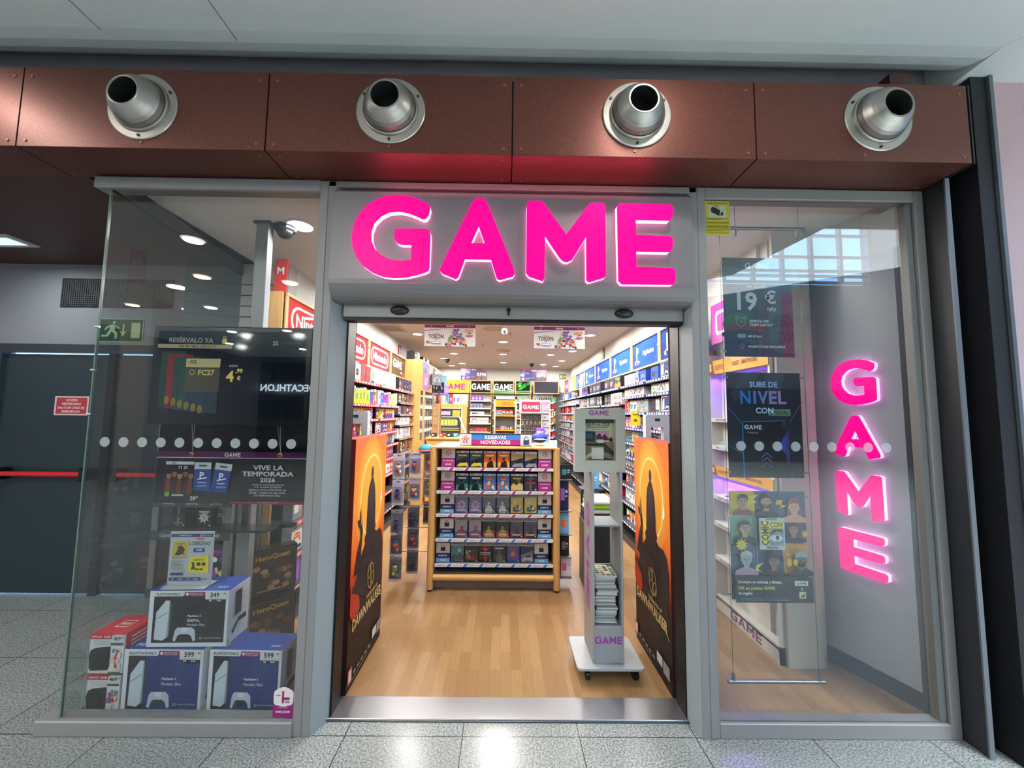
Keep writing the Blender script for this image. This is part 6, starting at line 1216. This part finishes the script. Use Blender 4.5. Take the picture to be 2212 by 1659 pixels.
# ---------------------------------------------------------------- left window interior, lobby fittings
def extras():
    for k, (x, y) in enumerate(((-.2, 3.9), (-.02, 6.0))):
        m = MB(); m.lathe([(.17, 0), (.17, -.008), (.13, -.02), (.12, -.006), (.09, -.02), (.08, -.006), (.05, -.02), (.0, -.02)], (x, y, 3.0), (0, 0, 1), '#c9bfae', 'paint', 28)
        tag(m.build('ceiling_diffuser'), 'round ringed air diffuser in the shop ceiling, %s one' % ('nearer' if k == 0 else 'farther'), 'air vent', 'round ceiling diffusers')
    m = MB(); m.box(-.055, -.004, 0, .055, 0, .17, '#dccb1e'); a = Art(m, (-.055, -.004, 0), X, Z, .11, .17); a.ell(.5, .35, .2, .1, '#6a4a1a'); a.rect(.2, .7, .8, .8, '#8a7a1a'); m.box(-.055, 0, .15, .055, .02, .17, '#9a9a9a')
    tag(m.build('price_flag', None, (1.56, 2.42, 1.53), -.5), 'small bright yellow offer flag on the edge of the right wall shelves', 'sign')
    for k, z in enumerate((1.69, 2.035)):
        console_box('console_box', 'tall white and blue console carton high on the first right bay, %s one' % ('lower' if k == 0 else 'upper'), 1.60, 1.62, z, -PI/2, .30, .17 if k else .16, .12, 'blue', '549', ['PS5'])
extras()
def left_bits():
    t = thing('square_post', 'grey square steel post rising to the shop ceiling behind the left window', 'post', (-1.74, .58, 0)); m = MB(); m.box(-.045, -.03, 0, .045, .03, 3.0, '#8d9093', 'satin', .003); m.build('shaft', t); m = MB(); m.box(-.06, -.045, 2.985, .06, .045, 3.0, '#55585a', 'satin'); m.build('cap', t)
    t = thing('window_shelf', 'grey metal shelf rack of dark boxed merchandise behind the stacked cartons', 'shelving', (-2.41, .61, 0))
    for x in (0, .50):
        for y in (0, .3): m = MB(); m.box(x, y, 0, x+.045, y+.03, 1.62 if x == 0 else 1.05, '#7f8284', 'satin', .002); m.build('post', t)
    for z in (.06, .42, .80, 1.05 if False else 1.02):
        m = MB(); m.box(.0, .0, z, .545, .33, z+.02, '#3f4142', 'satin'); m.box(.0, -.004, z-.04, .545, .0, z+.02, '#4b4d4e', 'satin'); a = Art(m, (0, -.004, z-.04), X, Z, .545, .06)
        for k in range(3): a.text('GAME', .2+.3*k, .5, .4, '#a8aaa8', True)
        m.build('shelf', t)
    m = MB(); m.box(0, .33, 0, .545, .34, 1.05, '#2c2d2f'); m.build('back_panel', t)
    for k, (x, z, w, h, c, f, ac, lab) in enumerate([(-2.30, .822, .10, .15, 'black', 'grey', 'maroon', 'dark figure box, left one on the upper rack shelf in the left window'), (-2.12, .822, .11, .13, 'black', 'white', 'silver', 'black box with white face print on the upper rack shelf, left window'), (-1.98, .822, .10, .16, 'black', 'grey', 'grey', 'dark figure box at the right of the upper rack shelf, left window'),
                                              (-2.24, .442, .2, .27, 'red', 'maroon', 'white', 'red game box on the middle rack shelf, left window'), (-2.02, .442, .15, .26, 'black', 'purple', 'red', 'black game box with red foot on the middle rack shelf, left window')]):
        me, *_ = proto_mesh('box', 120+k, c, f, ac, 'group' if k == 4 else 'burst' if k == 1 else 'stripe' if k != 3 else 'plain', None, (w, h, .08)); put('boxed_game', me, (x, .70, z), 0, lab, 'box', None)
    m = MB(); m.ball((0, 0, .05), .05, '#17181b', 'paint', 14, (1.2, .8, .9)); m.ball((-.025, -.035, .06), .016, '#e6e6e4'); m.ball((.025, -.035, .06), .016, '#e6e6e4'); m.ball((-.04, 0, .105), .018, '#17181b', 'paint', 8, (.6, .6, 1.6)); m.ball((.04, 0, .105), .018, '#17181b', 'paint', 8, (.6, .6, 1.6))
    tag(m.build('plush_toy', None, (-2.03, .72, 1.042)), 'small black plush toy with white eyes on top of the rack, left window', 'toy')
    for k, (z, y, lab) in enumerate([(.335, .66, 'upper'), (.001, .62, 'lower')]):
        t = thing('board_game_box', 'large dark gold board game box, %s of two beside the rack in the left window' % lab, 'board game', (-1.765+.03*k, y, z), 0, 'two board game boxes')
        w, h, dp = .10, .325, .30; m = MB()
        ang = .75; u = Vector((math.cos(ang), math.sin(ang), 0)); v = Vector((-math.sin(ang), math.cos(ang), 0)); P = [Vector((0, 0, 0)), u*.31, u*.31+v*w, v*w]
        vs = P+[p+Z*h for p in P]; m.mesh(vs, [(3, 2, 1, 0), (4, 5, 6, 7), (0, 1, 5, 4), (1, 2, 6, 5), (2, 3, 7, 6), (3, 0, 4, 7)], '#231d18', 'gloss'); m.build('box_body', t)
        m = MB(); a = Art(m, (0, 0, 0), u, Z, .31, h, 'gloss'); a.rect(.03, .03, .97, .97, '#5a4630'); a.rect(.06, .06, .94, .94, '#463627'); r = random.Random(k)
        for q in range(14): a.ell(.15+.7*r.random(), .12+.5*r.random(), .08, .06, r.choice(['#7a5a3a', '#8a6a48', '#3a2c20', '#b08a5a', '#96483a' if k else '#a8947a']), 8)
        a.text('HeroQuest', .5, .82, .13, '#c8a03a', True, maxw=.85, rot=.05); a.rect(.2, .1, .8, .13, '#b09a6a'); m.build('front_print', t)
        m = MB(); a = Art(m, v*w, -v, Z, w, h, 'gloss'); a.text('HeroQuest', .5, .5, .25, '#a8842e', True, rot=PI/2, maxw=2.4); m.build('spine_print', t)
    m = MB(); m.box(-1.90, .98, 2.40, -1.80, 1.0, 2.9, '#c8302c', 'gloss'); a = Art(m, (-1.90, .98, 2.40), X, Z, .1, .5); a.text('M', .5, .8, .12, '#e8dcdc'); a.text('GAME', .5, .3, .06, '#e8dcdc', True, maxw=.9); tag(m.build('hanging_sign'), 'narrow red sign high beside the grey post, seen through the left window', 'sign')
    # lobby
    t = thing('exit_sign', 'green emergency exit sign with running figure above the lobby doors', 'sign', (-3.76, 1.435, 2.275)); w, h = .39, .205
    m = MB(); m.box(-.008, 0, -.008, w+.008, .005, h+.008, '#a9b89a', 'paint'); a = Art(m, (0, 0, 0), X, Z, w, h); a.rect(0, 0, 1, 1, '#24452f'); G = '#b6c79a'
    a.ell(.32, .86, .035, .07, G); a.poly([(.2, .42), (.26, .78), (.36, .74), (.34, .45)], G); a.poly([(.36, .68), (.44, .56), (.48, .58), (.4, .72)], G); a.poly([(.26, .76), (.14, .66), (.1, .52), (.14, .5), (.18, .6), (.26, .66)], G); a.poly([(.27, .46), (.36, .32), (.36, .12), (.41, .12), (.42, .36), (.34, .5)], G); a.poly([(.2, .46), (.16, .28), (.04, .28), (.04, .2), (.2, .2), (.27, .42)], G)
    a.rect(.535, .4, .57, .8, G); a.poly([(.46, .5), (.5525, .22), (.645, .5), (.57, .42), (.535, .42)], G); a.rect(.74, .15, .95, .85, G); m.build('sign_face', t)
    t = thing('air_grille', 'dark rectangular wall grille high above the lobby doors', 'air vent', (-4.15, 1.438, 2.59)); m = MB(); m.box(0, -.004, 0, 1.04, .0, .275, '#2a2b2d'); m.build('recess', t)
    m = MB()
    for k in range(52): m.box(.005+.02*k, -.01, .005, .012+.02*k, -.004, .27, '#454648')
    for k in range(13): m.box(.005, -.012, .01+.02*k, 1.035, -.009, .015+.02*k, '#454648')
    m.build('bars', t)
    t = thing('door_notice', 'small red and white restricted access notice on the lobby door', 'sign', (-4.13, 1.455, 1.585)); m = MB(); a = Art(m, (0, 0, 0), X, Z, .31, .175); a.rect(0, 0, 1, 1, '#cfc4c6'); a.rect(.05, .07, .95, .93, '#b83440')
    for s, y in (('ACCESO', .8), ('RESTRINGIDO', .6), ('SALVO EN CASO DE', .4), ('EMERGENCIA', .2)): a.text(s, .5, y, .12, '#e2cfd2', True, maxw=.78)
    m.build('notice_face', t)
    t = thing('ceiling_panel_light', 'square recessed light panel in the dark red lobby ceiling', 'ceiling light', (-4.1, .93, 3.0)); m = MB(); m.box(-.2, -.11, -.012, .2, .11, 0, '#cfd4d4', 'paint'); m.build('frame', t); m = MB(); m.face([(-.15, .07, -.0125), (.15, .07, -.0125), (.15, -.07, -.0125), (-.15, -.07, -.0125)], '#e6fbff', 'glow'); m.build('tube_panel', t)
    lamp_light(-4.1, .93, 2.97, 9, .2, (.85, .97, 1))
left_bits()

# ---------------------------------------------------------------- right window interior: device cabinet
def device_cabinet():
    t = thing('device_cabinet', 'white cabinet with violet lighting and orange headers inside the right window', 'cabinet', (1.87, .558, 0)); L = .797
    W = Vector((0, -1, 0))
    m = MB(); m.box(0, 0, 0, .03, L, .115, '#d6d3c8', 'paint'); m.box(0, 0, .085, .09, L, .10, '#d6d3c8', 'paint'); a = Art(m, (0, L, 0), -Y, Z, L, .115); a.game(.52, .46, .66, '#7a2f66', sx=1.35); m.build('plinth', t)
    m = MB(); m.box(.26, 0, .1, .28, L, 2.2, '#4620e6', 'glow'); m.build('back_panel', t)  # violet tube light is put into the panel as its own glow
    for y in (0, L-.02): m = MB(); m.box(.0, y, 0, .28, y+.02, 2.2, '#dedcd6', 'paint'); m.build('side_panel', t)
    for z, c in ((.43, '#e2dfd8'), (.72, '#e2dfd8'), (.95, '#e2dfd8'), (1.38, '#e2dfd8'), (1.62, '#e2dfd8')):
        m = MB(); m.box(.0, .02, z, .26, L-.02, z+.015, c, 'paint'); o = m.build('shelf', t)
        m = MB(); a = Art(m, (-.001, L-.02, z-.02), -Y, Z, L-.04, .035); a.rect(0, 0, 1, 1, '#dcd9d2')
        for k in range(3): a.text('PRODUCTOS NUEVOS', .2+.3*k, .5, .5, '#4a3a55', True, maxw=.2)
        m.build('shelf_strip', o)
    for z0, z1, nm in ((2.02, 2.14, 'upper'), (1.14, 1.22, 'lower')):
        m = MB(); m.box(-.01, 0, z0, .0, L, z1, '#e3a848', 'gloss'); a = Art(m, (-.01, L, z0), -Y, Z, L, z1-z0); a.poly([(0, 0), (.14, 0), (.1, 1), (0, 1)], '#8c4a26'); a.text('NUEVOS', .24, .45, .4, '#8c4a26', True, maxw=.16); a.text('TABLETS · SMARTPHONES', .66, .5, .3, '#8c4a26', True, maxw=.4); a.rrect(.04, .2, .08, .8, .01, '#e8d08a'); m.build('header_strip', t)
    for z in (2.0, 1.115, .935): m = MB(); m.cyl((.02, .03, z), (.02, L-.03, z), .007, '#5a28ff', 'tube', 8); m.build('light_tube', t)
    l = bpy.data.lights.new('violet_tube_light', 'AREA'); l.shape = 'RECTANGLE'; l.size = .75; l.size_y = .03; l.energy = 3; l.color = (.25, .06, 1)
    for z in (1.99, 1.10):
        o = bpy.data.objects.new('violet_tube_light', l); COL.objects.link(o); o.location = (1.92, .94, z); o.rotation_euler.z = PI/2
    r = random.Random(2)
    for j, z in enumerate((.101, .446, .736, .966, 1.396, 1.636)):
        for i in range(5 if j else 6):
            c = ['white', 'grey', 'black', 'silver', 'maroon'][(i+j*2) % 5] if j else ['cream', 'grey', 'cream', 'brown', 'black', 'cream'][i]; me, *_ = proto_mesh('box', 140+i % 3, c, 'black' if c in ('white', 'cream', 'silver') else 'white', 'silver', 'plain' if j else 'pad', None, (.11, .12 if j != 3 else .11, .06) if j else (.12, .2, .1))
            put('device_box', me, (2.01, .655+(.15 if j else .122)*i, z), -PI/2, '%s device box in the right window cabinet, %s shelf up, %s from the column' % (c, ORD[j], ORD[i]), 'box', 'device boxes in the right window cabinet')
    m = MB(); m.box(1.79, .80, 2.262, 1.81, 1.15, 2.6, '#a83a98', 'gloss'); m.box(1.81, .95, 2.4, 1.972, 1.0, 2.45, '#c2924f'); a = Art(m, (1.79, 1.15, 2.262), -Y, Z, .35, .338); a.rrect(.2, .2, .95, .8, .1, '#e6dce6'); a.rrect(.27, .28, .88, .72, .07, '#a83a98'); tag(m.build('header_sign'), 'magenta header sign with white rounded outline behind the top poster', 'sign')
    t = thing('track_spotlight', 'bright white bar spotlight on the ceiling behind the top right poster', 'spotlight', (1.42, .75, 2.9)); m = MB(); m.cyl((-.12, 0, 0), (.12, .1, .06), .03, '#d8dadc', 'paint', 12); m.build('housing', t); m = MB(); m.cyl((-.11, -.005, -.032), (.11, .095, .028), .012, '#ffffff', 'bright', 10); m.build('tube', t); m = MB(); m.cyl((0, .05, .04), (0, .05, .1), .006, '#8e9194', 'metal', 8); m.build('stem', t)
    # stock seen between the kiosk uprights
    t = thing('folded_shirt_pile', 'pile of lime and white folded shirts behind the kiosk', 'clothing', (.93, 1.62, 0)); m = MB(); m.box(-.14, 0, .0, .14, .3, .62, '#2a2b2e', 'satin', .01); m.build('plinth', t)
    for k, c in enumerate(['#26272b', '#26272b', '#c9d0c8', '#8fc83a', '#dfe6e0']): m = MB(); m.box(-.14+.01*k, -.01-.01*k, .62+.045*k, .13, .28, .664+.045*k, c, 'matte', .015); m.build('shirt', t)
    me, *_ = proto_mesh('box', 160, 'light blue', 'blue', 'white', 'plain', None, (.14, .2, .1)); put('accessory_box', me, (.96, 2.05, .86), 0, 'plain sky blue carton behind the kiosk, left of the shelves', 'box', None)
    t = thing('side_table', 'low dark table carrying a sky blue carton behind the kiosk', 'table', (.96, 2.05, 0)); m = MB(); m.box(-.12, -.02, .84, .12, .18, .858, '#3a3b3f', 'satin'); m.build('table_top', t)
    for x in (-.1, .1): m = MB(); m.box(x-.01, .07, 0, x+.01, .09, .84, '#3a3b3f', 'satin'); m.build('leg', t)
device_cabinet()

# ---------------------------------------------------------------- lit signs across the walkway (they show mirrored in the panes)
def far_signs():
    m = MB(); a = Art(m, (-5.8, -11.98, 2.35), -X, Z, -1.0, 1.0)
    def lit(name, txt, x, z, h, col, lab, mat='bright', bg=None, w=0):
        m = MB(); ww = w or text_geo(txt, True)[2]*h
        if bg: m.box(x-ww*.6, -12.0, z-h*.5, x+ww*.6, -11.96, z+h*1.6, bg, 'glow')
        a = Art(m, (x+ww/2, -11.955 if bg else -11.99, z), -X, Z, ww, h, mat); a.text(txt, .5, .5, 1, col, True); tag(m.build(name), lab, 'sign')
    lit('lit_shop_sign', 'DECATHLON', -7.95, 2.36, .27, '#dfefff', 'white lit lettering of the shop opposite, mirrored in the left window')
    lit('lit_shop_sign', 'LACOSTE', 10.2, 1.75, .12, '#1d3a26', 'pale green lit sign opposite, mirrored in the right window', 'paint', '#8fb890')
    m = MB(); m.box(9.6, -12.19, 3.6, 12.2, -12.1, 6.4, '#b07880', 'paint'); a = Art(m, (12.0, -12.1, 3.8), -X, Z, 2.2, 2.4, 'paint'); a.rrect(.1, .1, .9, .9, .2, '#c8b8a8'); a.text('BURGER', .5, .62, .2, '#a87078', True, maxw=.7); a.text('KING', .5, .36, .2, '#a87078', True, maxw=.5); tag(m.build('lit_shop_sign'), 'red and cream lit restaurant sign opposite, mirrored in the right window', 'sign')
    for k in range(5):
        m = MB(); x = -8+1.9*k; m.box(x, -12.0, .1, x+1.6, -11.97, 2.2, '#2c2f33', 'gloss'); struct('trim_%d' % (30+k), m)
far_signs()
